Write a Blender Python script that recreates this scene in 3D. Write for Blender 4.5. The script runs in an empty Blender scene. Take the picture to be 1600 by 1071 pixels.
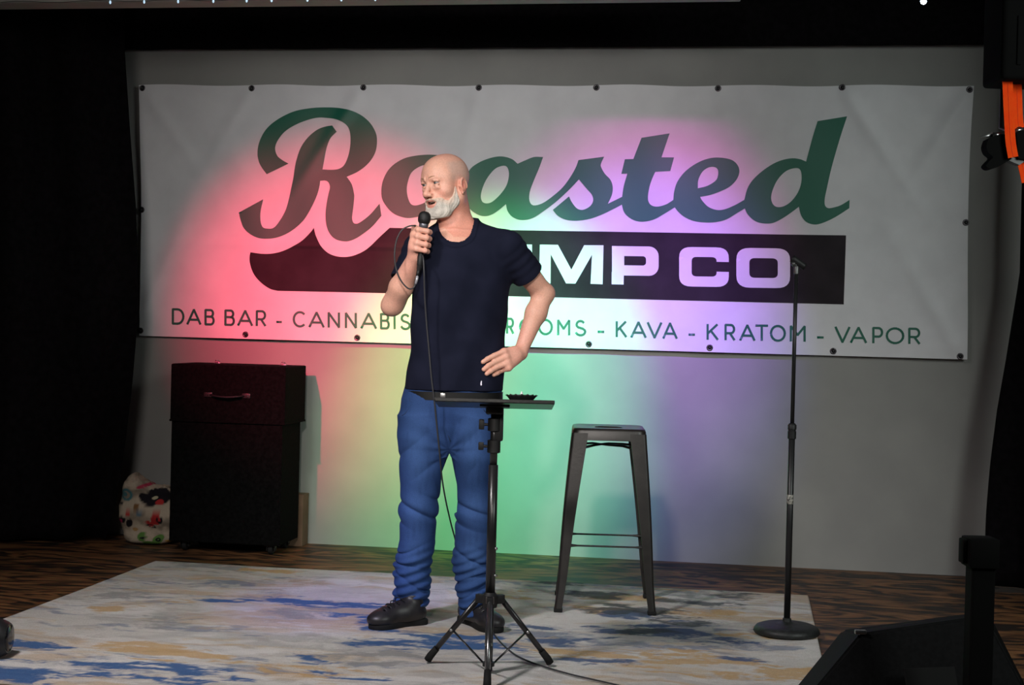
import bpy, bmesh, math, random
import numpy as np
from mathutils import Vector, Matrix
from mathutils.geometry import tessellate_polygon

random.seed(7); RNG = np.random.RandomState(5)
SC = bpy.context.scene
COL = SC.collection
PI = math.pi

# ------------------------------------------------------------------ camera
FPX, CAMH, ROLL, PITCH, YAW = 2300.0, 1.17, .025, math.atan(21.5/2300.0), math.radians(9.2)
YW = 7.555                                   # back wall plane
CT, ST = math.cos(YAW), math.sin(YAW)
def w(p): return Vector((CT*p[0]-ST*p[1], ST*p[0]+CT*p[1], p[2]))      # level camera frame -> world
def ray(px, py):
    u = (px-800)/FPX; v = -(py-535.5)/FPX
    c, s = math.cos(ROLL), math.sin(ROLL); cp, sp = math.cos(PITCH), math.sin(PITCH)
    X = u*c-v*s; Z = u*s+v*c
    return (X, cp+Z*sp, Z*cp-sp)
def Dc(px, py, d):
    r = ray(px, py); t = d/r[1]; return np.array([r[0]*t, d, CAMH+r[2]*t])
def D(px, py, d): return w(Dc(px, py, d))
def G(px, py, z=0.0):
    r = ray(px, py); t = (z-CAMH)/r[2]; return w((r[0]*t, r[1]*t, z))
def WL(px, py, off=0.0):
    r = w(ray(px, py)); t = (YW-off)/r.y; return Vector((r.x*t, YW-off, CAMH+r.z*t))
cam = bpy.data.objects.new('camera', bpy.data.cameras.new('camera')); COL.objects.link(cam)
c_, s_ = math.cos(ROLL), math.sin(ROLL); cp_, sp_ = math.cos(PITCH), math.sin(PITCH)
_r = w((c_, s_*sp_, s_*cp_)); _u = w((-s_, c_*sp_, c_*cp_)); _f = w((0, cp_, -sp_))
M = Matrix.Identity(4)
for i, a in enumerate((_r, _u, -_f)):
    for j in range(3): M[j][i] = a[j]
M[2][3] = CAMH
cam.matrix_world = M
cam.data.sensor_width = 36; cam.data.lens = FPX/1600*36; cam.data.clip_start = .1
SC.camera = cam

# ------------------------------------------------------------------ world, lights, exposure
wd = bpy.data.worlds.new('world'); SC.world = wd; wd.use_nodes = True
wd.node_tree.nodes['Background'].inputs[0].default_value = (.9, .95, 1, 1)
wd.node_tree.nodes['Background'].inputs[1].default_value = .012
SC.view_settings.view_transform = 'Standard'; SC.view_settings.look = 'None'
SC.view_settings.exposure = 0; SC.view_settings.gamma = 1; SC.view_settings.use_curve_mapping = False
def spot(name, loc, target, power, color, deg, blend=1.0, rad=.08):
    l = bpy.data.lights.new(name, 'SPOT'); l.energy = power; l.color = color
    l.spot_size = math.radians(deg); l.spot_blend = blend; l.shadow_soft_size = rad
    o = bpy.data.objects.new(name, l); COL.objects.link(o); o.location = loc
    o.rotation_euler = (Vector(target)-Vector(loc)).to_track_quat('-Z', 'Y').to_euler()
    return o
def cw(x, d, z): return w((x, d, z))
# coloured stage spots that wash the back wall
spot('red_spot', cw(-2.3, 3.0, 2.9), WL(530, 492), 1650, (1, .030, .11), 23.5, 1, .05)
spot('green_spot', cw(-.25, 4.95, 3.42), WL(775, 615), 1250, (.02, 1, .20), 30, 1, .05)
spot('blue_spot', cw(.65, 4.6, 3.42), WL(975, 555), 560, (.11, .17, 1), 31, 1, .05)
spot('magenta_spot', cw(.65, 4.6, 3.42), WL(985, 440), 270, (1, .08, .75), 31, 1, .05)
spot('violet_rug_spot', cw(-1.6, 3.4, 2.8), G(545, 945), 270, (.24, .14, 1), 18, 1, .05)
# white front lights
spot('key_spot', cw(-.5, .9, 2.75), cw(-.22, 5.75, 1.12), 520, (1, .93, .86), 26, 1, .15)
spot('front_fill_centre', cw(-.1, .6, 2.9), WL(790, 240), 330, (1, .97, .95), 28, 1, .3)  # added fill that brightens the upper banner
spot('rug_spot', cw(-1.9, 3.0, 3.3), cw(-.3, 5.2, 0), 400, (1, .95, .95), 72, 1, .2)
spot('front_wash_left', cw(-1.9, 2.2, 2.7), cw(-1.6, 7.4, .4), 150, (1, .94, .88), 75, 1, .7)
spot('front_wash_right', cw(3.2, 2.0, 2.7), cw(1.1, 7.2, .4), 340, (.92, 1, .95), 75, 1, .8)

# ------------------------------------------------------------------ helpers
def mat(name, color, rough=.6, spec=.5, metal=0.0, emit=None, es=0.0, coat=0.0):
    m = bpy.data.materials.new(name); m.use_nodes = True
    b = m.node_tree.nodes['Principled BSDF']
    b.inputs['Base Color'].default_value = (*color, 1); b.inputs['Roughness'].default_value = rough
    b.inputs['Specular IOR Level'].default_value = spec; b.inputs['Metallic'].default_value = metal
    b.inputs['Coat Weight'].default_value = coat
    if emit: b.inputs['Emission Color'].default_value = (*emit, 1); b.inputs['Emission Strength'].default_value = es
    return m
def nt(m): return m.node_tree, m.node_tree.nodes['Principled BSDF']
def noise_mat(name, c1, c2, scale=20, rough=.7, bump=.2, detail=5, stretch=(1,1,1), spec=.4, lo=.35, hi=.65, bscale=None, bdist=.003):
    m = mat(name, c1, rough, spec); t, b = nt(m); N = t.nodes; L = t.links
    tc = N.new('ShaderNodeTexCoord'); mp = N.new('ShaderNodeMapping'); mp.inputs['Scale'].default_value = stretch
    L.new(tc.outputs['Object'], mp.inputs[0])
    n = N.new('ShaderNodeTexNoise'); n.inputs['Scale'].default_value = scale; n.inputs['Detail'].default_value = detail
    L.new(mp.outputs[0], n.inputs['Vector'])
    r = N.new('ShaderNodeValToRGB'); r.color_ramp.elements[0].color = (*c1, 1); r.color_ramp.elements[1].color = (*c2, 1)
    r.color_ramp.elements[0].position = lo; r.color_ramp.elements[1].position = hi
    L.new(n.outputs[0], r.inputs[0]); L.new(r.outputs[0], b.inputs['Base Color'])
    if bump:
        n2 = N.new('ShaderNodeTexNoise'); n2.inputs['Scale'].default_value = bscale or scale*4; n2.inputs['Detail'].default_value = 4
        L.new(mp.outputs[0], n2.inputs['Vector'])
        bp = N.new('ShaderNodeBump'); bp.inputs['Strength'].default_value = bump; bp.inputs['Distance'].default_value = bdist
        L.new(n2.outputs[0], bp.inputs['Height']); L.new(bp.outputs[0], b.inputs['Normal'])
    return m
def link(o, parent=None):
    COL.objects.link(o)
    if parent: o.parent = parent
    return o
def tag(o, label=None, cat=None, group=None, kind=None):
    if label: o['label'] = label
    if cat: o['category'] = cat
    if group: o['group'] = group
    if kind: o['kind'] = kind
    return o
def empty(name, loc, rz=0.0, **k):
    o = bpy.data.objects.new(name, None); o.location = loc; o.rotation_euler = (0, 0, rz); o.empty_display_size = .1
    link(o); return tag(o, **k)
def mesh(name, vs, fs, m, parent=None, smooth=True, world=False):
    me = bpy.data.meshes.new(name); me.from_pydata([tuple(v) for v in vs], [], [tuple(f) for f in fs]); me.update()
    if m: me.materials.append(m)
    if smooth: me.polygons.foreach_set('use_smooth', [True]*len(me.polygons))
    return link(bpy.data.objects.new(name, me), parent)
def bobj(name, bm, m, parent=None, smooth=False, angle=None):
    me = bpy.data.meshes.new(name); bm.normal_update(); bm.to_mesh(me); bm.free()
    if m: me.materials.append(m)
    if smooth or angle: me.polygons.foreach_set('use_smooth', [True]*len(me.polygons))
    if angle: me.set_sharp_from_angle(angle=math.radians(angle))
    return link(bpy.data.objects.new(name, me), parent)
def box(bm, lo, hi, bev=0.0, M4=None, seg=2):
    r = bmesh.ops.create_cube(bm, size=1); vs = r['verts']
    lo, hi = Vector(lo), Vector(hi)
    for v in vs:
        v.co = Vector([lo[i]+(v.co[i]+.5)*(hi[i]-lo[i]) for i in range(3)])
    if bev:
        es = list({e for v in vs for e in v.link_edges})
        r2 = bmesh.ops.bevel(bm, geom=es, offset=bev, segments=seg, affect='EDGES', profile=.6)
        vs = list({v for f in r2['faces'] for v in f.verts} | {v for v in vs if v.is_valid})
    if M4: bmesh.ops.transform(bm, matrix=M4, verts=vs)
    return vs
def frame(a, b, up=(0,0,1)):
    a, b = Vector(a), Vector(b); z = (b-a).normalized(); u = Vector(up)
    if abs(z.dot(u)) > .97: u = Vector((0, 1, 0))
    x = u.cross(z).normalized(); y = z.cross(x)
    return a, x, y, z, (b-a).length
def tube(bm, pts, rad, n=10, cap=True, flat=1.0):
    """sweep along points; rad number or list"""
    pts = [Vector(p) for p in pts]; k = len(pts)
    rad = list(rad) if hasattr(rad, '__len__') else [rad]*k
    rings = []; prev = None
    for i, p in enumerate(pts):
        t = (pts[min(i+1, k-1)]-pts[max(i-1, 0)]).normalized()
        if prev is None:
            u = Vector((0,0,1)) if abs(t.z) < .9 else Vector((0,1,0))
            x = u.cross(t).normalized()
        else:
            x = (prev-t*prev.dot(t)).normalized()
        prev = x; y = t.cross(x)
        rings.append([bm.verts.new(p+x*math.cos(2*PI*j/n)*rad[i]+y*math.sin(2*PI*j/n)*rad[i]*flat) for j in range(n)])
    for a, b in zip(rings, rings[1:]):
        for j in range(n): bm.faces.new((a[j], a[(j+1)%n], b[(j+1)%n], b[j]))
    if cap: bm.faces.new(rings[0][::-1]); bm.faces.new(rings[-1])
def lathe(bm, prof, base=(0,0,0), n=32, M4=None):
    rings = []
    for r, z in prof:
        rings.append([bm.verts.new((base[0]+r*math.cos(2*PI*j/n), base[1]+r*math.sin(2*PI*j/n), base[2]+z)) for j in range(n)])
    for a, b in zip(rings, rings[1:]):
        for j in range(n): bm.faces.new((a[j], a[(j+1)%n], b[(j+1)%n], b[j]))
    bm.faces.new(rings[0][::-1]); bm.faces.new(rings[-1])
    if M4: bmesh.ops.transform(bm, matrix=M4, verts=[v for r in rings for v in r])
def cat(pts, per=6, closed=False):
    """Catmull-Rom through points"""
    P = [np.array(p[:3] if len(p) > 2 and not isinstance(p[2], str) else p[:2], float) for p in pts]; out = []
    n = len(P)
    for i in range(n if closed else n-1):
        a = P[(i-1) % n] if (closed or i > 0) else 2*P[0]-P[1]
        b = P[i]; c = P[(i+1) % n]
        d = P[(i+2) % n] if (closed or i+2 < n) else 2*P[-1]-P[-2]
        for k in range(per):
            t = k/per
            out.append(.5*((2*b)+(-a+c)*t+(2*a-5*b+4*c-d)*t*t+(-a+3*b-3*c+d)*t**3))
    if not closed: out.append(P[-1])
    return out

# ------------------------------------------------------------------ materials
M_wall = noise_mat('grey_wall_panel', (.30, .295, .285), (.34, .335, .32), 3, .85, .15, bscale=160, bdist=.0008)
M_vinyl = noise_mat('white_banner_vinyl', (.74, .73, .76), (.80, .79, .82), 6, .5, .12, bscale=220, bdist=.0006)
M_green = mat('green_print', (.008, .135, .085), .45, .5)
M_black_print = noise_mat('black_print', (.020, .015, .019), (.032, .025, .031), 5, .55, .1, bscale=30, spec=.12)
M_cloth_black = noise_mat('black_curtain_cloth', (.004, .0036, .004), (.007, .006, .007), 30, .95, .3, spec=.04)
M_black_metal = mat('black_powder_metal', (.012, .012, .013), .42, .5)
M_black_plastic = mat('black_plastic', (.010, .010, .011), .55, .45)
M_rubber = mat('black_rubber', (.008, .008, .008), .8, .3)
M_steel = mat('bare_steel', (.55, .55, .56), .3, .5, 1)
M_gun = noise_mat('gunmetal_paint', (.009, .0075, .0068), (.016, .0135, .012), 25, .42, .1, spec=.6)
M_carpet_case = noise_mat('black_case_covering', (.003, .003, .003), (.006, .006, .006), 60, .95, .4, spec=.05)
M_cable = mat('grey_black_cable', (.028, .028, .032), .5, .5)
M_brass = mat('grommet_metal', (.10, .09, .10), .35, .5, .9)

# ------------------------------------------------------------------ setting
def slab(name, lo, hi, m, kind='structure', label=None, parent=None):
    bm = bmesh.new(); box(bm, lo, hi); o = bobj(name, bm, m, parent); 
    if kind: o['kind'] = kind
    if label: o['label'] = label
    return o
# wood floor material: stained plywood with flame grain
def wood():
    m = mat('stained_plywood', (.2, .1, .05), .5, .4); t, b = nt(m); N = t.nodes; L = t.links
    tc = N.new('ShaderNodeTexCoord'); mp = N.new('ShaderNodeMapping'); mp.inputs['Scale'].default_value = (.75, 2.4, 1)
    L.new(tc.outputs['Object'], mp.inputs[0])
    n = N.new('ShaderNodeTexNoise'); n.inputs['Scale'].default_value = 2.1; n.inputs['Detail'].default_value = 3; n.inputs['Distortion'].default_value = 1.1
    L.new(mp.outputs[0], n.inputs['Vector'])
    mul = N.new('ShaderNodeMath'); mul.operation = 'MULTIPLY'; mul.inputs[1].default_value = 34
    L.new(n.outputs[0], mul.inputs[0]); sn = N.new('ShaderNodeMath'); sn.operation = 'SINE'; L.new(mul.outputs[0], sn.inputs[0])
    n3 = N.new('ShaderNodeTexNoise'); n3.inputs['Scale'].default_value = 7; n3.inputs['Detail'].default_value = 6
    L.new(mp.outputs[0], n3.inputs['Vector'])
    ad = N.new('ShaderNodeMath'); ad.operation = 'MULTIPLY_ADD'; ad.inputs[1].default_value = .20
    L.new(sn.outputs[0], ad.inputs[0]); L.new(n3.outputs[0], ad.inputs[2])
    r = N.new('ShaderNodeValToRGB'); e = r.color_ramp.elements
    e[0].position = .34; e[0].color = (.018, .012, .009, 1); e[1].position = .82; e[1].color = (.23, .105, .042, 1)
    x = r.color_ramp.elements.new(.46); x.color = (.085, .038, .016, 1)
    L.new(ad.outputs[0], r.inputs[0]); L.new(r.outputs[0], b.inputs['Base Color'])
    bp = N.new('ShaderNodeBump'); bp.inputs['Strength'].default_value = .2; bp.inputs['Distance'].default_value = .002
    L.new(ad.outputs[0], bp.inputs['Height']); L.new(bp.outputs[0], b.inputs['Normal'])
    return m
M_wood = wood()
slab('floor', (-5, -1.5, -.12), (5, YW+.05, 0), M_wood)
slab('wall_back', (-5, YW, 0), (5, YW+.1, 3.6), M_wall)
slab('ceiling', (-5, -1.5, 3.6), (5, YW+.1, 3.7), M_cloth_black)
slab('wall_left', (-5.1, -1.5, 0), (-5, YW+.1, 3.6), M_cloth_black)
slab('wall_right', (5, -1.5, 0), (5.1, YW+.1, 3.6), M_cloth_black)

# curtains: vertical folded cloth along a floor path
def curtain(name, path, z0, z1, label, edge=None, folds=9, amp=.05, thick=.012, cat_='curtain'):
    P = cat(path, 14); P = [np.array(p) for p in P]
    s = np.cumsum([0]+[np.linalg.norm(b-a) for a, b in zip(P, P[1:])]); n = len(P); NZ = 40
    vs = []
    for side in (0, 1):
        for k in range(NZ+1):
            z = z0+(z1-z0)*k/NZ
            for i in range(n):
                t = (P[min(i+1, n-1)]-P[max(i-1, 0)]); t = t/np.linalg.norm(t); nr = np.array([t[1], -t[0]])
                ph = s[i]/s[-1]*folds*2*PI
                a = amp*(.75+.25*math.cos(z*1.3+ph*.37))*math.sin(ph+.5*math.sin(z*1.1+i*.05))
                p = P[i]+nr*(a+side*thick)
                if edge:
                    wgt = max(0, 1-(s[i]/.9)); p = p+np.array([edge(z)*wgt, 0])
                vs.append((p[0], p[1], z))
    fs = []; q = (NZ+1)*n
    for k in range(NZ):
        for i in range(n-1):
            a = k*n+i; fs.append((a, a+1, a+1+n, a+n)); fs.append((q+a, q+a+n, q+a+1+n, q+a+1))
    for k in range(NZ):
        for i in (0, n-1):
            a = k*n+i; fs.append((a, a+n, q+a+n, q+a))
    for i in range(n-1):
        for k in (0, NZ):
            a = k*n+i; fs.append((a, q+a, q+a+1, a+1))
    o = mesh(name, vs, fs, M_cloth_black); tag(o, label, cat_)
    return o
# left curtain: leading edge near the wall, runs toward the audience on the left
OFFC = .28
eL = [(195, 20), (195, 78), (203, 200), (213, 330), (217, 480), (207, 600), (195, 700), (181, 790), (165, 838)]
eLw = sorted([(WL(x, y, OFFC).z, WL(x, y, OFFC).x) for x, y in eL])
def edgeL(z): return float(np.interp(z, [a[0] for a in eLw], [a[1] for a in eLw]))-xL0
xL0 = WL(200, 500, OFFC).x
curtain('stage_curtain', [(xL0, YW-OFFC), (xL0-.22, YW-.38), (xL0-.5, YW-.50), (xL0-.9, YW-.72), (xL0-1.5, YW-1.3), (xL0-1.75, YW-2.4)], .02, 3.3,
        'long black stage curtain left of the banner, behind the tall case', edgeL)
eR = [(1602, 300), (1600, 430), (1592, 480), (1579, 562), (1565, 640), (1553, 728), (1546, 800), (1543, 850), (1542, 920)]
eRw = sorted([(WL(x, y, OFFC).z, WL(x, y, OFFC).x) for x, y in eR])
xR0 = WL(1570, 600, OFFC).x
def edgeR(z): return float(np.interp(z, [a[0] for a in eRw], [a[1] for a in eRw]))-xR0
curtain('stage_curtain', [(xR0, YW-OFFC), (xR0+.15, YW-.5), (xR0+.32, YW-.95), (xR0+.45, YW-1.5), (xR0+.9, YW-2.6)], .02, 3.3,
        'long black stage curtain right of the banner, behind the orange straps', edgeR)
# valance above
zt = (WL(195, 78, .05).z+WL(1553, 70, .05).z)/2
curtain('curtain_valance', [(-3.4, YW-.05), (-1, YW-.05), (1, YW-.05), (3.4, YW-.05)], zt, 3.5,
        'black cloth valance across the top of the grey back wall', None, 24, .012, .01, 'curtain')

# ceiling beam with string lights
M_beam = noise_mat('grey_beam_paint', (.34, .34, .31), (.40, .40, .36), 8, .7, .1)
d0 = .90
bl = WL(0, 13.5, d0); br = WL(1157, 2, d0)
bm = bmesh.new(); zb = (bl.z+br.z)/2
box(bm, (bl.x-1.2, YW-d0-.12, zb), (br.x, YW-d0+.02, zb+.16), .006)
box(bm, (bl.x-1.2, YW-d0-.135, zb+.028), (br.x, YW-d0-.118, zb+.042), .003)
beam = bobj('ceiling_beam', bm, M_beam); tag(beam, kind='structure'); beam.name = 'trim_1'
M_led = mat('led_bead', (.6, .8, 1), .3, emit=(.55, .8, 1), es=.9)
M_led_hot = mat('led_bright', (.8, .9, 1), .3, emit=(.7, .85, 1), es=14)
M_wire = mat('thin_wire', (.02, .02, .02), .6)
beads = [172, 225, 278, 333, 385, 424, 480, 533, 586, 745, 797, 1155, 1176, 1234, 1298]
p0 = WL(0, 14, d0+.14); p1 = WL(1600, -1, d0+.14)
sl = empty('string_lights', ((p0.x+p1.x)/2, YW-d0-.14, zb), label='string of tiny cold white bulbs along the lower edge of the ceiling beam', cat='string lights')
wpts = []
for k in range(60):
    x = p0.x+(p1.x-p0.x)*k/59; wpts.append((x-sl.location.x, .0, .004*math.sin(k*1.3)))
bm = bmesh.new(); tube(bm, wpts, .0015, 6); bobj('wire', bm, M_wire, sl, True)
for x in beads:
    p = WL(x, 10, d0+.145)
    bm = bmesh.new(); lathe(bm, [(.001, -.012), (.004, -.009), (.005, -.004), (.004, 0), (.003, .004)], n=10)
    o = bobj('bulb', bm, M_led_hot if x == 1155 else M_led, sl, True); o.location = (p.x-sl.location.x, -.004, -.003)
    if x == 1155: M_led_hot2 = None
# the bright lamp near the right of the beam line
p = WL(1443, 1, d0+.2)
o = empty('led_lamp', p, label='small bright blue-white lamp at the top of the photo, right of the beam', cat='lamp')
bm = bmesh.new(); lathe(bm, [(.002, -.016), (.010, -.012), (.013, -.004), (.012, .002)], n=16); bobj('lens', bm, M_led_hot, o, True)
bm = bmesh.new(); lathe(bm, [(.015, .000), (.017, .006), (.017, .05), (.008, .06)], n=16); bobj('housing', bm, M_black_metal, o, True, 40)

# ------------------------------------------------------------------ banner
BOFF = .035
TLc, TRc, BRc, BLc = [WL(*p, BOFF) for p in ((217, 133), (1522, 134), (1508, 562), (217, 525))]
def wr(x, z):
    """wrinkle depth of the banner cloth, in metres toward the audience"""
    a = .0035*math.sin(5.1*x+2.2*z)+.0025*math.sin(-3.7*x+9.3*z+1)+.0015*math.sin(17*x+5*z)
    for (gx, gz, ux, uz, A) in CRE:
        dx, dz = x-gx, z-gz; t = dx*ux+dz*uz; q = dx*uz-dz*ux
        if t > 0: a += A*math.exp(-(q/.035)**2)*math.exp(-(t/.55)**2)*min(1, t/.05)
    a += .0035*math.exp(-((z-FZ)/.012)**2)*(1 if x < FX else 0)
    return a
CRE = []
for (px, py, ax, az, A) in ((568, 137, -.55, -.83, .012), (1316, 137, .55, -.83, .012), (223, 138, .6, -.8, .008), (1515, 140, -.5, -.86, .010),
                            (1500, 557, -.5, .86, .009), (219, 500, .4, .9, .010), (393, 138, -.5, -.86, .007), (1122, 138, .3, -.95, .006), (748, 137, -.2, -.98, .005)):
    g = WL(px, py, BOFF); CRE.append((g.x, g.z, ax, az, A))
FZ = WL(590, 386, BOFF).z; FX = WL(640, 386, BOFF).x
NX, NZb = 220, 72; vs = []
for side in (0, 1):
    for k in range(NZb+1):
        v = k/NZb
        for i in range(NX+1):
            u = i/NX
            p = (TLc*(1-u)+TRc*u)*(1-v)+(BLc*(1-u)+BRc*u)*v
            x = p.x+(.012*math.sin(v*PI)*(1-u)**6)-(.010*math.sin(v*PI*1.4)*u**6); z = p.z+.004*math.sin(u*7*2*PI)*(1-v)**6
            vs.append((x, YW-BOFF-wr(x, z)+(.0012 if side else 0), z))
fs = []; q = (NX+1)*(NZb+1)
for k in range(NZb):
    for i in range(NX):
        a = k*(NX+1)+i; fs.append((a, a+NX+1, a+NX+2, a+1)); fs.append((q+a, q+a+1, q+a+NX+2, q+a+NX+1))
banner = empty('banner', (0, YW-BOFF, 0), label='wide white vinyl banner with green script and black bar hung on the back wall', cat='banner')
banner.location = ((TLc.x+BRc.x)/2, YW-BOFF, BRc.z); OB = Vector(banner.location)
def localize(o, org):
    for v in o.data.vertices: v.co -= org
    return o
localize(mesh('sheet', vs, fs, M_vinyl, banner), OB)

def px2w(p): q = WL(p[0], p[1], BOFF); return (q.x, q.z)
def path(spec, per=5):
    """spec: list of (px, py, corner?) in photo pixels; smooth runs between corners"""
    n = len(spec); cs = [i for i, p in enumerate(spec) if len(p) > 2]
    if not cs: return [tuple(p) for p in cat([p[:2] for p in spec], per, True)]
    out = []
    for a, b in zip(cs, cs[1:]+[cs[0]+n]):
        run = [spec[i % n][:2] for i in range(a, b+1)]
        c = cat(run, per) if len(run) > 2 else [np.array(r) for r in run]
        out += [tuple(p) for p in c[:-1]]
    return out
def Z(ox, oy, s, pts):
    return [((ox+p[0]/s, oy+p[1]/s) + ((1,) if len(p) > 2 else ())) for p in pts]
def print_mesh(name, polys, m, off, parent=banner):
    bm = bmesh.new()
    for loops in polys:
        L3 = [[Vector((*px2w(p), 0)) for p in l] for l in loops]
        flat = [v for l in L3 for v in l]
        tris = tessellate_polygon(L3)
        vv = [bm.verts.new((v.x, 0, v.y)) for v in flat]
        for t in tris:
            try: bm.faces.new([vv[i] for i in t])
            except ValueError: pass
    xs = [v.co.x for v in bm.verts]; zs = [v.co.z for v in bm.verts]
    x = min(xs)
    while x < max(xs):
        bmesh.ops.bisect_plane(bm, geom=bm.verts[:]+bm.edges[:]+bm.faces[:], plane_co=(x, 0, 0), plane_no=(1, 0, 0)); x += .025
    z = min(zs)
    while z < max(zs):
        bmesh.ops.bisect_plane(bm, geom=bm.verts[:]+bm.edges[:]+bm.faces[:], plane_co=(0, 0, z), plane_no=(0, 0, 1)); z += .025
    for f in bm.faces:
        f.normal_update()
        if f.normal.y > 0: f.normal_flip()
    for v in bm.verts:
        v.co.y = YW-BOFF-wr(v.co.x, v.co.z)-off; v.co -= OB
    return bobj(name, bm, m, parent, True)
A1 = lambda p: Z(370, 160, 6.4, p); A2 = lambda p: Z(370, 300, 6.4, p); A3 = lambda p: Z(590, 200, 6.4, p)
A4 = lambda p: Z(800, 200, 6.4, p); A5 = lambda p: Z(960, 200, 6.4, p); A6 = lambda p: Z(1120, 170, 6.4, p)
R_ = (A1([(297,718,1),(250,655),(218,590),(205,500),(225,390),(290,270),(400,175),(560,95),(720,60),(880,50),(1040,60),(1200,105),(1320,190),(1390,300),(1405,400),(1385,510),(1320,610),(1220,690),(1100,745,1),(1150,820),(1172,910)])
      + A2([(1174,60),(1165,150),(1152,250),(1160,300),(1185,318),(1230,305),(1330,230),(1430,118,1),(1447,240,1),(1350,350),(1230,440),(1150,482),(1080,495),(990,475),(930,420),(895,330),(888,220),(900,110),(918,20)])
      + A1([(932,850),(918,802),(885,783),(835,785,1),(825,850)]) + A2([(800,40),(750,150),(670,280),(560,380),(450,440),(350,466),(240,466),(150,432),(80,370),(45,290),(25,208,1),(265,75,1),(240,200),(242,300),(265,355),(310,368),(370,360),(430,290),(490,180),(525,60)])
      + A1([(548,846),(565,760),(580,650),(600,560),(640,450),(710,350),(800,275),(880,243),(955,232,1),(1002,295,1),(940,360),(905,440),(885,520),(870,600),(857,672,1),(960,675),(1030,662),(1080,620),(1120,520),(1138,400),(1130,290),(1090,220),(1000,172),(900,155),(790,155),(640,200),(500,275),(420,360),(380,450),(400,530),(450,575),(515,612,1)]))
O_ = A3([(40,640),(60,520),(130,400),(260,310),(420,275),(580,272),(700,300),(780,380),(800,500),(750,650),(650,780),(520,860),(400,890),(280,900),(150,850),(60,740)])
Oh = A3([(430,385),(340,450),(300,560),(295,650),(320,740),(360,775),(430,765),(510,720),(570,620),(610,500),(590,410),(520,372)])
loop_ = A3([(640,300,1),(740,330),(850,400),(905,430,1),(900,520,1),(800,470),(690,400,1)])
AS = (A3([(1283,762,1),(1300,830),(1350,890),(1430,920)]) + A4([(200,905),(320,830),(450,730),(580,610),(670,515,1),(740,600),(800,670),(812,730),(780,785),(710,820),(650,805),(600,745),(570,685,1),(408,820,1),(460,880),(540,918),(650,928),(780,910),(900,868),(1020,810),(1100,768,1),(1120,840),(1170,895),(1240,930),(1320,938)])
      + A5([(400,915),(500,860),(605,795,1),(640,840),(700,890),(790,930),(900,945),(1010,942),(1120,915),(1230,850),(1305,805,1),(1330,860),(1390,920),(1460,950),(1560,955)])
      + [(1215,345.5),(1228,338),(1240,329.5),(1248.4,323,1),(1252,337),(1260,347),(1273,351),(1287,348),(1306,339)] + A6([(1325,995,1),(1328,912,1),(1240,965),(1160,990),(1110,993),(1082,965),(1080,900),(1100,800),(1150,580),(1230,300),(1302,78,1),(1008,125,1),(960,280),(893,530,1),(830,505),(740,497),(620,525),(500,590),(380,690),(310,790),(275,912,1)])
      + A5([(1200,775),(1100,815),(1020,820),(940,790),(880,730),(857,690,1),(960,670),(1060,635),(1150,590),(1220,520),(1250,440),(1230,370),(1170,320),(1060,298),(950,305),(830,350),(710,435),(630,540),(598,640),(590,722,1),(520,765),(440,788),(380,780),(345,745),(337,690),(350,600),(375,520),(410,440,1),(560,432,1),(597,296,1),(472,296,1),(552,55,1),(272,100,1),(190,312,1),(105,314,1),(70,460,1),(130,458,1),(95,580),(78,690,1)])
      + A4([(960,760,1),(1000,670),(1008,590),(985,520),(930,460),(895,400),(890,360),(922,288,1),(665,322,1),(640,390),(590,480),(510,590),(410,680),(310,750),(230,775),(190,760),(172,710),(180,630),(220,520),(270,400),(310,290,1),(220,290),(140,320),(56,358,1)])
      + A3([(1340,310),(1240,285),(1130,300),(1010,348),(920,420),(875,540),(870,680),(915,800),(1000,866),(1080,882),(1150,862),(1220,815)]))
ah = A3([(1260,378),(1300,400),(1313,470),(1290,570),(1230,660),(1150,735),(1090,755),(1045,735),(1032,670),(1060,570),(1110,480),(1180,405)])
dh = A6([(810,595),(845,640),(845,740),(810,840),(740,930),(660,978),(590,978),(550,930),(548,850),(590,740),(650,660),(720,610)])
eh = A5([(835,605,1),(840,520),(880,440),(940,397),(1000,392),(1035,420),(1035,480),(1010,530),(930,580)])
print_mesh('script_lettering', [[path(R_)], [path(O_), path(Oh)], [path(loop_)], [path(AS), path(ah), path(dh), path(eh)]], M_green, .0022)
BAR = A2([(140,605,1),(250,620),(350,618),(450,595),(560,545),(660,480),(740,400),(770,360,1),(790,440),(840,540),(910,610),(1000,645),(1100,650),(1200,625),(1310,565),(1420,460),(1530,360,1)]) + [(815.6,360.2,1),(1321.9,368.1,1),(1318.3,475.9,1),(800,463,1),(593.4,458,1)] + A2([(410,990,1),(330,968),(240,905),(170,820),(135,720),(131,650)])
print_mesh('black_bar', [[path(BAR)]], M_black_print, .0022)
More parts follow.
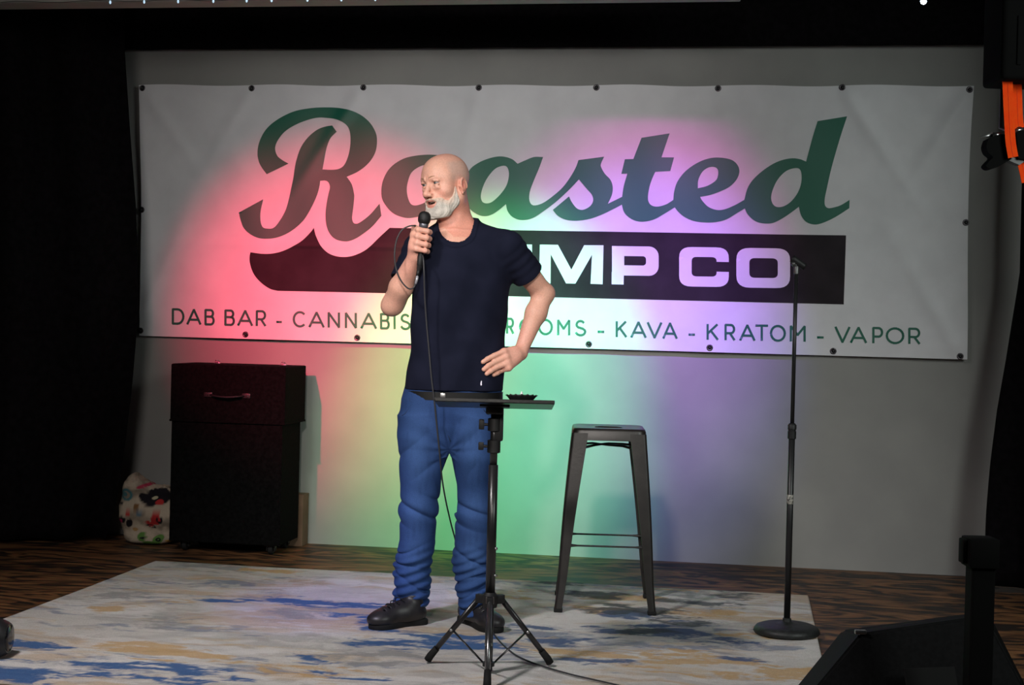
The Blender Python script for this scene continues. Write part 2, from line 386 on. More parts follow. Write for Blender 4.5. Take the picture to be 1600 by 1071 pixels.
# extended block letters
def rrect(x0, y0, x1, y1, r, skew=.0135, n=6):
    pts = []
    for cx, cy, a0 in ((x1-r, y0+r*.85, -90), (x1-r, y1-r*.85, 0), (x0+r, y1-r*.85, 90), (x0+r, y0+r*.85, 180)):
        for k in range(n+1):
            a = math.radians(a0+90*k/n); ca, sa = math.cos(a), math.sin(a)
            e = .8; pts.append((cx+r*math.copysign(abs(ca)**e, ca), cy+.85*r*math.copysign(abs(sa)**e, sa)))
    xm = (x0+x1)/2
    return [(x, y+(x-xm)*skew) for x, y in pts]
A7 = lambda p: [q[:2] for q in Z(800, 350, 6.4, p)]
Mg = A7([(280,208),(460,210),(593,458),(722,213),(916,215),(906,605),(785,600),(800,310),(633,598),(540,596),(388,305),(385,598),(270,594)])
def rr_side(x0, y0, x1, y1, r, sk=.0135):  # square left corners, round right corners
    pts = [(x0, y0)]
    for cx, cy, a0 in ((x1-r, y0+r, -90), (x1-r, y1-r, 0)):
        for k in range(7):
            a = math.radians(a0+15*k); pts.append((cx+r*math.cos(a), cy+r*math.sin(a)))
    pts.append((x0, y1)); return [(x, y+(x-x0)*sk) for x, y in pts]
Pg = [rr_side(956.3, 384.7, 1029.2, 430.5, 15), rr_side(975.3, 400.3, 1009.5, 414.8, 5)]
Pst = [(955.8, 425), (975, 425), (974.4, 445), (955.7, 444.5)]
def Er(x0, x1, y0, y1, t, arms=3):
    mid = (y0+y1)/2
    return [(x0, y0), (x1, y0+.9), (x1, y0+t+.9), (x0+18, y0+t), (x0+18, mid-t/2), (x1-2, mid-t/2+.9), (x1-2, mid+t/2+.9), (x0+18, mid+t/2), (x0+18, y1-t), (x1, y1-t+.9), (x1, y1+.9), (x0, y1)]
Eg = Er(763, 831.5, 381.5, 442, 14.5)
Hg = [(678,380),(696,380.2),(696,403),(734,403.5),(734,380.8),(752,381),(752,441.3),(734,441),(734,418),(696,417.5),(696,440.5),(678,440)]
# C: outer ring minus counter and right opening
cx = lambda p: (1050+p[0]/5.517, 340+p[1]/5.517)
Cout = rrect(*cx((62, 257)), *cx((490, 598)), 20); Cin = rrect(*cx((170, 342)), *cx((385, 510)), 8)
def ring_gap(outer, inner, yg0, yg1):
    """C shape as one loop: outer points outside the gap then inner points back"""
    xm = sum(p[0] for p in outer)/len(outer)
    o = [p for p in outer if not (p[0] > xm and yg0 < p[1] < yg1)]
    k = max(range(len(o)), key=lambda i: (math.hypot(o[i][0]-o[i-1][0], o[i][1]-o[i-1][1])) if (o[i][0] > xm and o[i-1][0] > xm) else 0)
    o = o[k:]+o[:k]
    ii = [p for p in inner if not (p[0] > xm and yg0 < p[1] < yg1)]
    k = max(range(len(ii)), key=lambda i: (math.hypot(ii[i][0]-ii[i-1][0], ii[i][1]-ii[i-1][1])) if (ii[i][0] > xm and ii[i-1][0] > xm) else 0)
    ii = ii[k:]+ii[:k]
    xo = max(p[0] for p in outer); xi = max(p[0] for p in inner)
    return [(xo, yg1+.4)]+o+[(xo, yg0+.4), (xi, yg0)]+ii[::-1]+[(xi, yg1)]
Cg = ring_gap(Cout, Cin, cx((0, 383))[1], cx((0, 468))[1])
Og = [rrect(*cx((555, 265)), *cx((1018, 608)), 22), rrect(*cx((667, 352)), *cx((912, 522)), 9)]
for pl_ in ([[Hg]], [[Eg]], [[Mg]], [Pg, [Pst]], [[Cg]], [Og]): print_mesh('block_letter', pl_, M_vinyl, .0040)
# small geometric capitals drawn as strokes
def arc(cx_, cy, rx, ry, a0, a1, n=10): return [(cx_+rx*math.cos(math.radians(a0+(a1-a0)*k/n)), cy+ry*math.sin(math.radians(a0+(a1-a0)*k/n))) for k in range(n+1)]
GL = {'D': [[(0,0),(0,1),(.45,1)]+arc(.45,.5,.55,.5,90,-90)+[(0,0)]],
 'A': [[(0,0),(.5,1),(1,0)], [(.18,.3),(.82,.3)]],
 'B': [[(0,0),(0,1),(.6,1)]+arc(.6,.77,.32,.23,90,-90)+[(0,.54)], [(.6,.54)]+arc(.65,.27,.35,.27,90,-90)+[(0,0)]],
 'R': [[(0,0),(0,1),(.6,1)]+arc(.6,.72,.38,.28,90,-90)+[(0,.44)], [(.5,.44),(1,0)]],
 'C': [arc(.52,.5,.52,.5,48,312,16)], 'N': [[(0,0),(0,1),(1,0),(1,1)]],
 'I': [[(.5,0),(.5,1)]], 'S': [arc(.5,.74,.42,.26,35,200,8)+[(.25,.56),(.75,.46)]+arc(.5,.26,.5,.26,20,-160,9)],
 'M': [[(0,0),(0,1),(.5,.42),(1,1),(1,0)]], 'U': [[(0,1),(0,.45)]+arc(.5,.45,.5,.45,180,360)+[(1,1)]],
 'H': [[(0,0),(0,1)],[(1,0),(1,1)],[(0,.52),(1,.52)]], 'O': [arc(.5,.5,.5,.5,0,360,22)],
 'K': [[(0,0),(0,1)],[(.95,1),(.05,.42)],[(.3,.6),(1,0)]], 'V': [[(0,1),(.5,0),(1,1)]],
 'T': [[(0,1),(1,1)],[(.5,1),(.5,0)]], 'P': [[(0,0),(0,1),(.6,1)]+arc(.6,.71,.4,.29,90,-90)+[(0,.42)]],
 '-': [[(0,.28),(1,.28)]]}
line = [('D',268,288),('A',292,314),('B',319.7,336),('B',351,367.5),('A',372,395),('R',400,416.7),('-',431.5,442),('C',457.7,479.5),('A',483,506.5),('N',512,531.5),('N',539,557.7),('A',564,588),('B',593.6,609),('I',613,620),('S',625,642),
 ('-',655,666),('M',680,701),('U',708,726),('S',732,749),('H',756,775),('R',790.6,803.4),('O',811,835),('O',840.8,864),('M',870.5,891),('S',898,916),('-',933,945),('K',962,980),('A',986,1009.5),('V',1011.6,1034),('A',1036,1058),('-',1075,1087),
 ('K',1104,1123),('R',1132,1149),('A',1156,1179.5),('T',1179.5,1201),('O',1203,1228),('M',1234,1259),('-',1276,1288),('V',1305,1328),('A',1329,1354),('P',1363,1380),('O',1384,1413),('R',1419,1438)]
for ch, x0, x1 in line:
    hw = 1.75; xa, xb = x0+hw, x1-hw
    if ch in 'AV': xa, xb = x0+.8, x1-.8
    yb = float(np.interp((x0+x1)/2, [268, 617, 800, 1104, 1438], [507, 515, 522, 531.5, 538.5]))-hw*.7
    hgt = 22.3 if x0 < 900 else 23
    polys = []
    for st in GL[ch]:
        P = [np.array([xa+(xb-xa)*u, yb-hgt*v+(xb-xa)*(u-.5)*.018]) for u, v in st]
        for i in range(len(P)-1):
            a, b = P[i], P[i+1]; t = b-a; L_ = np.linalg.norm(t)
            if L_ < 1e-6: continue
            t = t/L_; n_ = np.array([-t[1], t[0]])*hw; e = t*hw*.45
            polys.append([[tuple(a-e+n_), tuple(b+e+n_), tuple(b+e-n_), tuple(a-e-n_)]])
    print_mesh('small_letter' if ch != '-' else 'dash', polys, M_green, .0022)
for i, (x, y) in enumerate([(223,138),(393,138),(568,137),(748,137),(932,137),(1122,138),(1316,137),(1515,140),(221,328),(1509,348),(219,517),(384,523),(558,528),(735,533),(920,538),(1109,543.5),(1302,549),(1500,557)]):
    q = WL(x, y, BOFF); yy = YW-BOFF-wr(q.x, q.z)-.001
    bm = bmesh.new(); lathe(bm, [(.006, .0), (.008, .002), (.0115, .004), (.0155, .0035), (.0165, .0005), (.0165, -.002)][::-1], n=18, M4=Matrix.Rotation(PI/2, 4, 'X'))
    g = bobj('grommet', bm, M_brass, banner, True); g.location = Vector((q.x, yy, q.z))-OB
    bm = bmesh.new(); lathe(bm, [(.0075, .001), (.008, .006), (.005, .009), (.002, .010)], n=12, M4=Matrix.Rotation(PI/2, 4, 'X'))
    bobj('screw', bm, M_black_metal, g, True)
# ------------------------------------------------------------------ numpy noise + vertex colour helpers
_LAT = np.random.RandomState(11).rand(64, 64)
def vnoise(x, y):
    xi = np.floor(x).astype(int); yi = np.floor(y).astype(int); fx = x-xi; fy = y-yi
    fx = fx*fx*(3-2*fx); fy = fy*fy*(3-2*fy); g = lambda a, b: _LAT[a % 64, b % 64]
    return (g(xi, yi)*(1-fx)+g(xi+1, yi)*fx)*(1-fy)+(g(xi, yi+1)*(1-fx)+g(xi+1, yi+1)*fx)*fy
def fbm(x, y, o=4, gain=.55):
    s = 0; a = 1; t = 0
    for k in range(o):
        s = s+a*vnoise(x*2**k+17.3*k, y*2**k+5.1*k); t += a; a *= gain
    return s/t
def sstep(a, b, x): t = np.clip((x-a)/(b-a), 0, 1); return t*t*(3-2*t)
def set_cols(me, cols):
    ca = me.color_attributes.new('paint', 'FLOAT_COLOR', 'POINT')
    buf = np.ones((len(me.vertices), 4), np.float32); buf[:, :3] = cols
    ca.data.foreach_set('color', buf.ravel())
def col_mat(name, rough=.8, spec=.3, bump=.3, bscale=300, bdist=.002, sss=0, nz=.12):
    m = mat(name, (.5, .5, .5), rough, spec); t, b = nt(m); N = t.nodes; L = t.links
    a = N.new('ShaderNodeVertexColor'); a.layer_name = 'paint'
    tc = N.new('ShaderNodeTexCoord'); n = N.new('ShaderNodeTexNoise'); n.inputs['Scale'].default_value = bscale; n.inputs['Detail'].default_value = 3
    L.new(tc.outputs['Object'], n.inputs['Vector'])
    hs = N.new('ShaderNodeHueSaturation'); mr = N.new('ShaderNodeMapRange')
    mr.inputs[1].default_value = .3; mr.inputs[2].default_value = .7; mr.inputs[3].default_value = 1-nz; mr.inputs[4].default_value = 1+nz
    L.new(n.outputs[0], mr.inputs[0]); L.new(mr.outputs[0], hs.inputs['Value']); L.new(a.outputs[0], hs.inputs['Color'])
    L.new(hs.outputs[0], b.inputs['Base Color'])
    bp = N.new('ShaderNodeBump'); bp.inputs['Strength'].default_value = bump; bp.inputs['Distance'].default_value = bdist
    L.new(n.outputs[0], bp.inputs['Height']); L.new(bp.outputs[0], b.inputs['Normal'])
    if sss:
        b.inputs['Subsurface Weight'].default_value = sss; b.inputs['Subsurface Radius'].default_value = (.012, .005, .003)
        b.inputs['Subsurface Scale'].default_value = 1.0
    return m

# ------------------------------------------------------------------ rug
c0, c1, c2 = G(242, 881), G(1262, 934), G(0, 1067)
rx0, rx1, ry1, ry0 = c0.x, c1.x, (c0.y+c1.y)/2, c2.y-.02
nx, ny = 460, int(460*(ry1-ry0)/(rx1-rx0))
X, Y = np.meshgrid(np.linspace(rx0, rx1, nx), np.linspace(ry0, ry1, ny))
wx = X+.16*(fbm(X*2.2+3, Y*2.6, 4)-.5)+.05*(fbm(X*9, Y*12, 3)-.5); wy = Y+.22*(fbm(X*1.8+9, Y*2.6+4, 4)-.5)+.05*(fbm(X*8+2, Y*14, 3)-.5)
base = np.ones(X.shape+(3,))*np.array([.50, .475, .45])
def mix(c, mk): 
    global base
    base = base*(1-mk[..., None])+np.array(c)*mk[..., None]
def patch(lst, c, st, thr=.5, soft=.13, nsx=5.5, nsy=15.0):
    acc = np.zeros(X.shape)
    for px, py, ax, ay in lst:
        g = G(px, py); sx = ax/330.0; sy = ay/330.0/.19
        acc = np.maximum(acc, np.exp(-((wx-g.x)/sx)**2-((wy-g.y)/sy)**2))
    n = fbm(wx*nsx+7+lst[0][0]*.01, wy*nsy+2, 6, .72)
    mix(c, st*sstep(thr-soft, thr+soft, acc*.60+(n-.5)*2.1*np.minimum(1, acc*2.5)))
mix((.60, .58, .57), .8*sstep(.45, .6, fbm(wx*1.6, wy*3.2, 4)))
mix((.30, .29, .29), .55*sstep(.52, .68, fbm(wx*2.1+20, wy*4.6+1, 5)))
mix((.44, .30, .17), .55*sstep(.58, .68, fbm(wx*2.0+5, wy*6+31, 5)))
mix((.10, .14, .24), .6*sstep(.61, .68, fbm(wx*2.5+40, wy*9+11, 6, .7)))
mix((.60, .57, .55), .5*sstep(.55, .62, fbm(wx*6+4, wy*16+1, 5, .7)))
mix((.33, .30, .28), .45*sstep(.57, .66, fbm(wx*5+14, wy*18+8, 5, .7)))
mix((.50, .36, .20), .4*sstep(.60, .68, fbm(wx*4+24, wy*14+8, 5, .7)))
patch([(340,888,90,14),(560,895,60,8),(200,935,55,10),(240,975,50,10),(700,905,80,10),(450,960,60,8),(610,1030,80,8),(1080,930,90,10)], (.25, .25, .25), .75)
patch([(200,953,60,7),(280,947,50,5),(240,1020,70,10),(300,1030,60,8),(500,1050,70,9),(420,897,50,6),(810,935,60,9),(980,940,70,9),(940,960,60,6),(1090,965,80,7),(1130,1040,130,14),(900,1030,80,8),(1200,1000,70,8),(1040,925,60,6)], (.47, .30, .13), .8, .46)
patch([(370,942,60,6),(440,938,40,5),(500,948,90,6),(560,955,50,9),(580,985,30,16),(620,1005,70,8),(690,1012,90,9),(60,1015,50,4),(90,1018,30,4),(200,1058,130,9),(60,1062,60,7),(500,1032,30,4),(740,1000,60,6),(560,1060,60,5)], (.035, .10, .26), .95, .42)
patch([(860,985,70,6),(960,990,60,8),(1040,985,60,9),(1000,968,50,6),(1080,1000,60,7),(950,1040,50,4),(1130,1010,60,5),(880,1005,60,4),(1160,1035,40,3)], (.05, .09, .20), .9, .42)
patch([(920,935,50,7),(990,960,70,8),(1060,975,50,8),(1100,950,70,8),(870,915,50,6),(1150,935,60,7),(1010,990,40,9)], (.06, .07, .08), .85, .42)
base *= (1-.14*(fbm(X*30, Y*40, 3)-.5))[..., None]
vs = []; TH = .011
Zr = TH+.0012*np.sin(X*7+Y*3)
P3 = np.stack([X, Y, Zr], -1).reshape(-1, 3)
fs = []
idx = np.arange(nx*ny).reshape(ny, nx)
fs = np.stack([idx[:-1, :-1], idx[:-1, 1:], idx[1:, 1:], idx[1:, :-1]], -1).reshape(-1, 4).tolist()
rim = list(idx[0, :])+list(idx[1:, -1])+list(idx[-1, -2::-1])+list(idx[-2:0:-1, 0])
k0 = len(P3); low = P3[rim].copy(); low[:, 2] = .0005
low[:, 0] += np.where(low[:, 0] < rx0+.01, -.004, 0)+np.where(low[:, 0] > rx1-.01, .004, 0)
V = np.vstack([P3, low]); nr = len(rim)
for i in range(nr): fs.append((rim[i], k0+i, k0+(i+1) % nr, rim[(i+1) % nr]))
RO = Vector(((rx0+rx1)/2, (ry0+ry1)/2, 0))
cols = np.vstack([base.reshape(-1, 3), np.tile([.5, .45, .38], (nr, 1))])
o = mesh('rug', V-np.array(RO), fs, col_mat('rug_pile', .92, .15, .5, 260, .003, nz=.16)); o.location = RO
set_cols(o.data, cols)
tag(o, 'large marbled white, blue and ochre area rug under the man and the stool', 'rug')
RZ = TH+.001

# ------------------------------------------------------------------ tall black case
OFF = .475
fl = WL(266, 620, OFF).x; fr = WL(446, 620, OFF).x; zt_ = WL(360, 571, OFF).z; zl = WL(360, 661, OFF).z; zb_ = WL(360, 857, OFF).z+.0
yf = YW-OFF; dep = .34; cxm = (fl+fr)/2
case = empty('equipment_case', (cxm, yf+dep/2, 0), label='tall black carpeted case on castors with a lift-off lid, left of the man', cat='case')
hw_ = (fr-fl)/2; hd = dep/2
bm = bmesh.new(); box(bm, (-hw_+.013, -hd+.012, .050), (hw_-.02, hd-.012, zl+.06), .006); bobj('body', bm, M_carpet_case, case)
bm = bmesh.new(); box(bm, (-hw_, -hd, zl), (hw_, hd, zt_), .008); bobj('lid', bm, M_carpet_case, case)
# edge trims
bm = bmesh.new()
for sx in (-1, 1):
    box(bm, (sx*(hw_-.013)-.006 if sx < 0 else hw_-.026, -hd+.009, .050), (sx*(hw_-.013)+.006 if sx < 0 else hw_-.014, -hd+.02, zl), .002)
box(bm, (-hw_-.002, -hd-.002, zl-.002), (hw_+.002, hd+.002, zl+.008), .002)
bobj('edge_trim', bm, M_carpet_case, case)
lidc = None
hz = WL(356, 618, OFF).z
h = empty('strap_handle', (0, -hd-.004, hz)); h.parent = case
bm = bmesh.new(); tube(bm, cat([(-.085, 0, 0), (-.06, -.02, -.004), (0, -.030, -.008), (.06, -.02, -.004), (.085, 0, 0)], 5), .009, 10, flat=.6); bobj('grip', bm, M_black_plastic, h, True)
for s in (-1, 1):
    bm = bmesh.new(); box(bm, (s*.10-.022, -.004, -.012), (s*.10+.022, .004, .012), .003); tube(bm, [(s*.105, -.002, 0), (s*.105, -.008, 0)], .005, 10)
    bobj('end_cap', bm, M_black_metal, h, angle=40)
    bm = bmesh.new(); tube(bm, [(s*.108, -.004, 0), (s*.108, -.0075, 0)], .0035, 10); bobj('rivet', bm, M_steel, h, True)
for px, py in ((340, 564), (443, 567)):
    x = WL(px, py, OFF-.25).x-cxm
    e = empty('clasp', (x, .08, zt_)); e.parent = case
    bm = bmesh.new(); box(bm, (-.016, -.012, 0), (.016, .012, .004), .0015); tube(bm, [(-.012, 0, .008), (.012, 0, .008)], .005, 10)
    tube(bm, cat([(-.010, 0, .008), (-.006, -.01, .016), (.006, -.01, .016), (.010, 0, .008)], 4), .002, 8)
    bobj('hinge_plate', bm, M_steel, e, angle=40)
for sx in (-1, 1):
    for sy in (-1, 1):
        e = empty('castor', (sx*(hw_-.075), sy*(hd-.06), 0)); e.parent = case
        bm = bmesh.new(); lathe(bm, [(.010, -.013), (.022, -.012), (.026, -.008), (.026, .008), (.022, .012), (.010, .013)], n=24, M4=Matrix.Translation((0, 0, .026)) @ Matrix.Rotation(PI/2, 4, 'Y'))
        bobj('wheel', bm, M_rubber, e, angle=40)
        bm = bmesh.new()
        for s in (-1, 1): box(bm, (s*.021-.0015, -.014, .018), (s*.021+.0015, .014, .046), .001)
        box(bm, (-.030, -.03, .044), (.030, .03, .050), .002); tube(bm, [(-.025, 0, .026), (.025, 0, .026)], .005, 8)
        bobj('fork', bm, M_black_metal, e, angle=40)
# cardboard box wedged between case and wall
bx1 = WL(478, 800, .06).x; bz = WL(478, 772, .06).z
M_card = noise_mat('brown_cardboard', (.16, .10, .06), (.20, .13, .08), 10, .85, .1)
cb = empty('cardboard_box', (bx1-.10, YW-.065, 0), label='brown cardboard box behind the right side of the tall case', cat='box')
bm = bmesh.new(); box(bm, (-.1, -.05, 0), (.1, .05, bz-.004), .002); bobj('carton', bm, M_card, cb)
bm = bmesh.new(); box(bm, (-.102, -.052, bz-.004), (.102, -.001, bz), .001); box(bm, (-.102, .001, bz-.004), (.102, .052, bz), .001); bobj('flap', bm, M_card, cb)

# ------------------------------------------------------------------ printed fabric bag
gb = G(228, 851); nU, nV = 220, 130
U, Vv = np.meshgrid(np.linspace(0, 2*PI, nU, endpoint=False), np.linspace(-PI/2, PI/2, nV))
def spw(c, e): return np.sign(c)*np.abs(c)**e
bw, bd, bh = .155, .085, .175
bxm = spw(np.cos(Vv), .45)*spw(np.cos(U), .6)*bw; bym = spw(np.cos(Vv), .45)*spw(np.sin(U), .6)*bd; bzm = spw(np.sin(Vv), .5)*bh+bh
topf = sstep(.55, 1, bzm/(2*bh))
bzm = bzm+topf*(.035*np.cos((bxm+.13)*17)+.02*(fbm(bxm*14, bym*14+3)-.5)*2-.015)
cr = (fbm(bxm*9+2*fbm(bxm*4, bzm*4), bzm*16+bym*5, 4)-.5)
rr = 1+.22*cr*np.cos(Vv)
bxm = bxm*(1-.12*topf)*rr; bym = bym*rr-.015*np.sin(bzm*40+3*fbm(bxm*8, bzm*3)); bzm = np.maximum(bzm, 0)
B3 = np.stack([bxm, bym, bzm], -1)
bc = np.ones((nV, nU, 3))*np.array([.46, .38, .29]); bc *= (1-.5*sstep(.5, .7, fbm(bxm*10+4, bzm*18+9)))[..., None]*.9+.1
fx_, fz_ = bxm, bzm
def bpt(px, py): q = WL(px, py, YW-gb.y); return q.x-gb.x, q.z
def bblob(px, py, ax, ay, c, ang=0.0, ring=None, nzz=.35):
    global bc
    x, z = bpt(px, py); dx = fx_-x; dz = fz_-z; ca, sa = math.cos(ang), math.sin(ang)
    a = (dx*ca+dz*sa)/(ax/300.0); b_ = (-dx*sa+dz*ca)/(ay/300.0)
    r = np.sqrt(a*a+b_*b_)+nzz*(fbm(bxm*45+px, bzm*45)-.5)
    mk = 1-sstep(.9, 1.08, r)
    if ring: mk = mk*sstep(ring-.1, ring+.05, r)
    mk = mk*(bym < .04)
    bc = bc*(1-mk[..., None])+np.array(c)*mk[..., None]
RD, BK, GN, TL, OC = (.45, .03, .03), (.012, .010, .014), (.10, .22, .05), (.06, .17, .19), (.40, .24, .10)
bblob(200, 773, 11, 10, TL, 0, .62, .15); bblob(198, 772, 4, 4, TL)
bblob(233, 781, 16, 7, BK, -.5); bblob(250, 775, 20, 13, BK, .1); bblob(252, 785, 6, 5, RD); bblob(245, 778, 5, 2.5, (.5,.45,.3), .3)
bblob(228, 759, 12, 3, (.4, .04, .08), .35); bblob(262, 756, 7, 4, OC, .5)
bblob(205, 802, 4, 5, RD); bblob(193, 812, 8, 5, BK, .2); bblob(205, 817, 8, 5, BK, 1.0); bblob(192, 813, 3, 3, (.45, .03, .1))
bblob(248, 812, 9, 8, RD, .5); bblob(236, 818, 8, 4, RD, -.3); bblob(254, 812, 5, 6, BK, .3, .5); bblob(240, 822, 9, 2.5, BK, -.3, .6)
bblob(224, 802, 6, 4, (.12, .2, .26)); bblob(218, 790, 5, 4, (.2, .1, .04)); bblob(190, 787, 4, 3, BK)
bblob(226, 838, 8, 8, GN, -.7); bblob(250, 842, 10, 6, GN, .6); bblob(238, 849, 14, 4, GN); bblob(226, 840, 3, 3, BK); bblob(250, 843, 4, 3, BK, 0, .3); bblob(213, 827, 5, 3, OC); bblob(265, 846, 6, 2, (.5, .3, .08))
idx = np.arange(nU*nV).reshape(nV, nU); fs = []
nxt = np.roll(idx, -1, 1)
fs = np.stack([idx[:-1], nxt[:-1], nxt[1:], idx[1:]], -1).reshape(-1, 4).tolist()
o = mesh('fabric_bag', B3.reshape(-1, 3), fs, col_mat('printed_cotton', .9, .2, .3, 400, .001)); o.location = (gb.x, gb.y+.05, .001)
set_cols(o.data, bc.reshape(-1, 3))
tag(o, 'crumpled cream fabric bag printed with butterflies, on the floor left of the case', 'bag')
bagO = o

# ------------------------------------------------------------------ metal bar stool
sf1, sf2, sb1, sb2 = G(873, 957, RZ), G(1023, 962, RZ), G(869, 929.5, RZ), G(1010, 934, RZ)
sc_ = (sf1+sf2+sb1+sb2)/4; dx = (sf2-sf1)+(sb2-sb1); rz = math.atan2(dx.y, dx.x)
stool = empty('bar_stool', (sc_.x, sc_.y, RZ), rz, label='dark gunmetal backless bar stool standing on the rug right of the man', cat='stool')
HF, HS, SH = .200, .152, .755   # foot half width, seat half width, seat height
bm = bmesh.new()
def rsq(h, r, z, n=5):
    pts = []
    for cx_, cy_, a0 in ((h-r, h-r, 0), (-h+r, h-r, 90), (-h+r, -h+r, 180), (h-r, -h+r, 270)):
        for k in range(n+1):
            a = math.radians(a0+90*k/n); pts.append((cx_+r*math.cos(a), cy_+r*math.sin(a), z))
    return pts
def skin_rings(bm, rings, cap0=True, cap1=True):
    R = [[bm.verts.new(p) for p in r] for r in rings]; n = len(R[0])
    for a, b in zip(R, R[1:]):
        for j in range(n): bm.faces.new((a[j], a[(j+1) % n], b[(j+1) % n], b[j]))
    if cap0: bm.faces.new(R[0][::-1])
    if cap1: bm.faces.new(R[-1])
    return R
# seat: drop rim, rounded shoulder, shallow dish, dark plate for the slot's shade
skin_rings(bm, [rsq(HS-.004, .034, SH-.050), rsq(HS+.004, .036, SH-.050), rsq(HS+.001, .036, SH-.012), rsq(HS-.003, .034, SH-.003), rsq(HS-.012, .030, SH), rsq(HS-.026, .026, SH-.002), rsq(HS-.05, .02, SH-.004)], True, True)
bobj('seat', bm, M_gun, stool, angle=50)
bm = bmesh.new(); skin_rings(bm, [[(x*1.25, y*.42, SH-.0042+dz) for x, y, z in rsq(r, r*.9, 0)] for r, dz in ((.047, 0), (.044, .0035), (.038, .0035), (.034, 0))], False, False)
bobj('slot_rim', bm, M_gun, stool, True)
bm = bmesh.new(); skin_rings(bm, [[(x*1.25, y*.42, SH-.0035+dz) for x, y, z in rsq(r, r*.9, 0)] for r, dz in ((.037, 0), (.036, .0004))], True, True)
bobj('hand_slot', bm, mat('slot_shade', (.004, .004, .004), .8), stool)  # near-black plate stands for the shade inside the slot
def leg_profile(t):
    """L channel, outer corner at origin, flanges run to -x and -y; t 0 top 1 bottom"""
    wv = .068*(1-t)+.030*t; th = .003; r = .014
    out = [(-wv, 0)]+[(-r+r*math.cos(a), -r+r*math.sin(a)) for a in [math.radians(90-15*k) for k in range(7)]]+[(0, -wv)]
    inn = [(-th, -wv)]+[(-r+(r-th)*math.cos(a), -r+(r-th)*math.sin(a)) for a in [math.radians(15*k) for k in range(7)]]+[(-wv, -th)]
    lip = .006
    return out+[( -lip, -wv-.001)]+inn[1:-1]+[(-wv-.001, -lip)]
for sx in (-1, 1):
    for sy in (-1, 1):
        rings = []
        for k in range(13):
            t = k/12; z = (SH-.02)*(1-t)+.012*t
            hx = HS+.002+(HF-HS)*t**1.05+.006*math.sin(t*PI)
            if t > .85: hx += .006*(t-.85)/.15
            rings.append([(sx*(hx+px_), sy*(hx+py_), z) for px_, py_ in leg_profile(t)])
        bm = bmesh.new(); skin_rings(bm, rings)
        bmesh.ops.recalc_face_normals(bm, faces=bm.faces[:])
        lg = bobj('leg', bm, M_gun, stool, angle=45)
        bm = bmesh.new(); cxx = HF+.006-.014
        box(bm, (sx*cxx-.018, sy*cxx-.018, 0), (sx*cxx+.018, sy*cxx+.018, .016), .004); bobj('rubber_foot', bm, M_rubber, lg, angle=40)
zr = .272; hr = HS+(HF-HS)*(1-zr/SH)+.0
for a, b in (((-1,-1),(1,-1)), ((-1,1),(1,1)), ((-1,-1),(-1,1)), ((1,-1),(1,1))):
    pa = Vector((a[0]*(hr-.008), a[1]*(hr-.008), zr)); pb = Vector((b[0]*(hr-.008), b[1]*(hr-.008), zr)); t = (pb-pa).normalized()
    bm = bmesh.new(); tube(bm, [pa+t*.01, pa+t*.03, pa+t*.055, pb-t*.055, pb-t*.03, pb-t*.01], [.013, .012, .007, .007, .012, .013], 10, flat=.55); bobj('foot_rail', bm, M_gun, stool, True)
for s in (-1, 1):
    h = HS-.012; bm = bmesh.new()
    tube(bm, [(-h, -s*h, .665), (-h*.45, -s*h*.45, .678), (0, 0, .680+.004*s), (h*.45, s*h*.45, .678), (h, s*h, .665)], [.016, .012, .010, .012, .016], 8, flat=.4); bobj('cross_brace', bm, M_gun, stool, True)

# ------------------------------------------------------------------ microphone stand
mg = G(1229, 990.5, RZ)
ms = empty('microphone_stand', (mg.x, mg.y, RZ), label='straight black microphone stand with round weighted base, empty clip, right of the stool', cat='microphone stand')
bm = bmesh.new(); lathe(bm, [(.110, 0), (.124, .002), (.128, .008), (.126, .018), (.118, .028), (.100, .035), (.060, .040), (.030, .042), (.018, .048), (.016, .060), (.012, .062)], n=56)
bobj('base', bm, noise_mat('cast_iron_base', (.012, .013, .013), (.022, .024, .024), 60, .5, .5, bscale=150, bdist=.002), ms, angle=50)
ztop = Dc(1243, 414, 5.77)[2]-RZ; zc = Dc(1236, 672, 5.77)[2]-RZ
bm = bmesh.new(); tube(bm, [(0,0,.05), (0,0,zc)], .0125, 16); bobj('lower_tube', bm, M_black_metal, ms, True)
bm = bmesh.new(); lathe(bm, [(.013, zc-.032), (.0165, zc-.030), (.0165, zc-.002), (.0145, zc), (.0145, zc+.004), (.017, zc+.006), (.017, zc+.022), (.012, zc+.028), (.009, zc+.03)], n=20); bobj('clutch', bm, M_black_plastic, ms, angle=40)
bm = bmesh.new(); tube(bm, [(0,0,zc), (0,0,ztop-.02)], .0078, 14); bobj('upper_tube', bm, M_black_metal, ms, True)
bm = bmesh.new(); lathe(bm, [(.008, ztop-.04), (.010, ztop-.038), (.010, ztop-.012), (.008, ztop-.008)], n=14); M_adapt = mat('dull_grey_metal', (.16, .16, .16), .45, .5, .8); bobj('thread_adapter', bm, M_adapt, ms, angle=40)
cl = empty('clip', (0, 0, ztop)); cl.parent = ms
bm = bmesh.new(); tube(bm, [(-.006, .0, -.012), (.0, 0, .006)], .009, 10); tube(bm, [(-.012, -.012, .0), (-.012, .012, .0)], .008, 10); bobj('swivel', bm, M_adapt, cl, True)
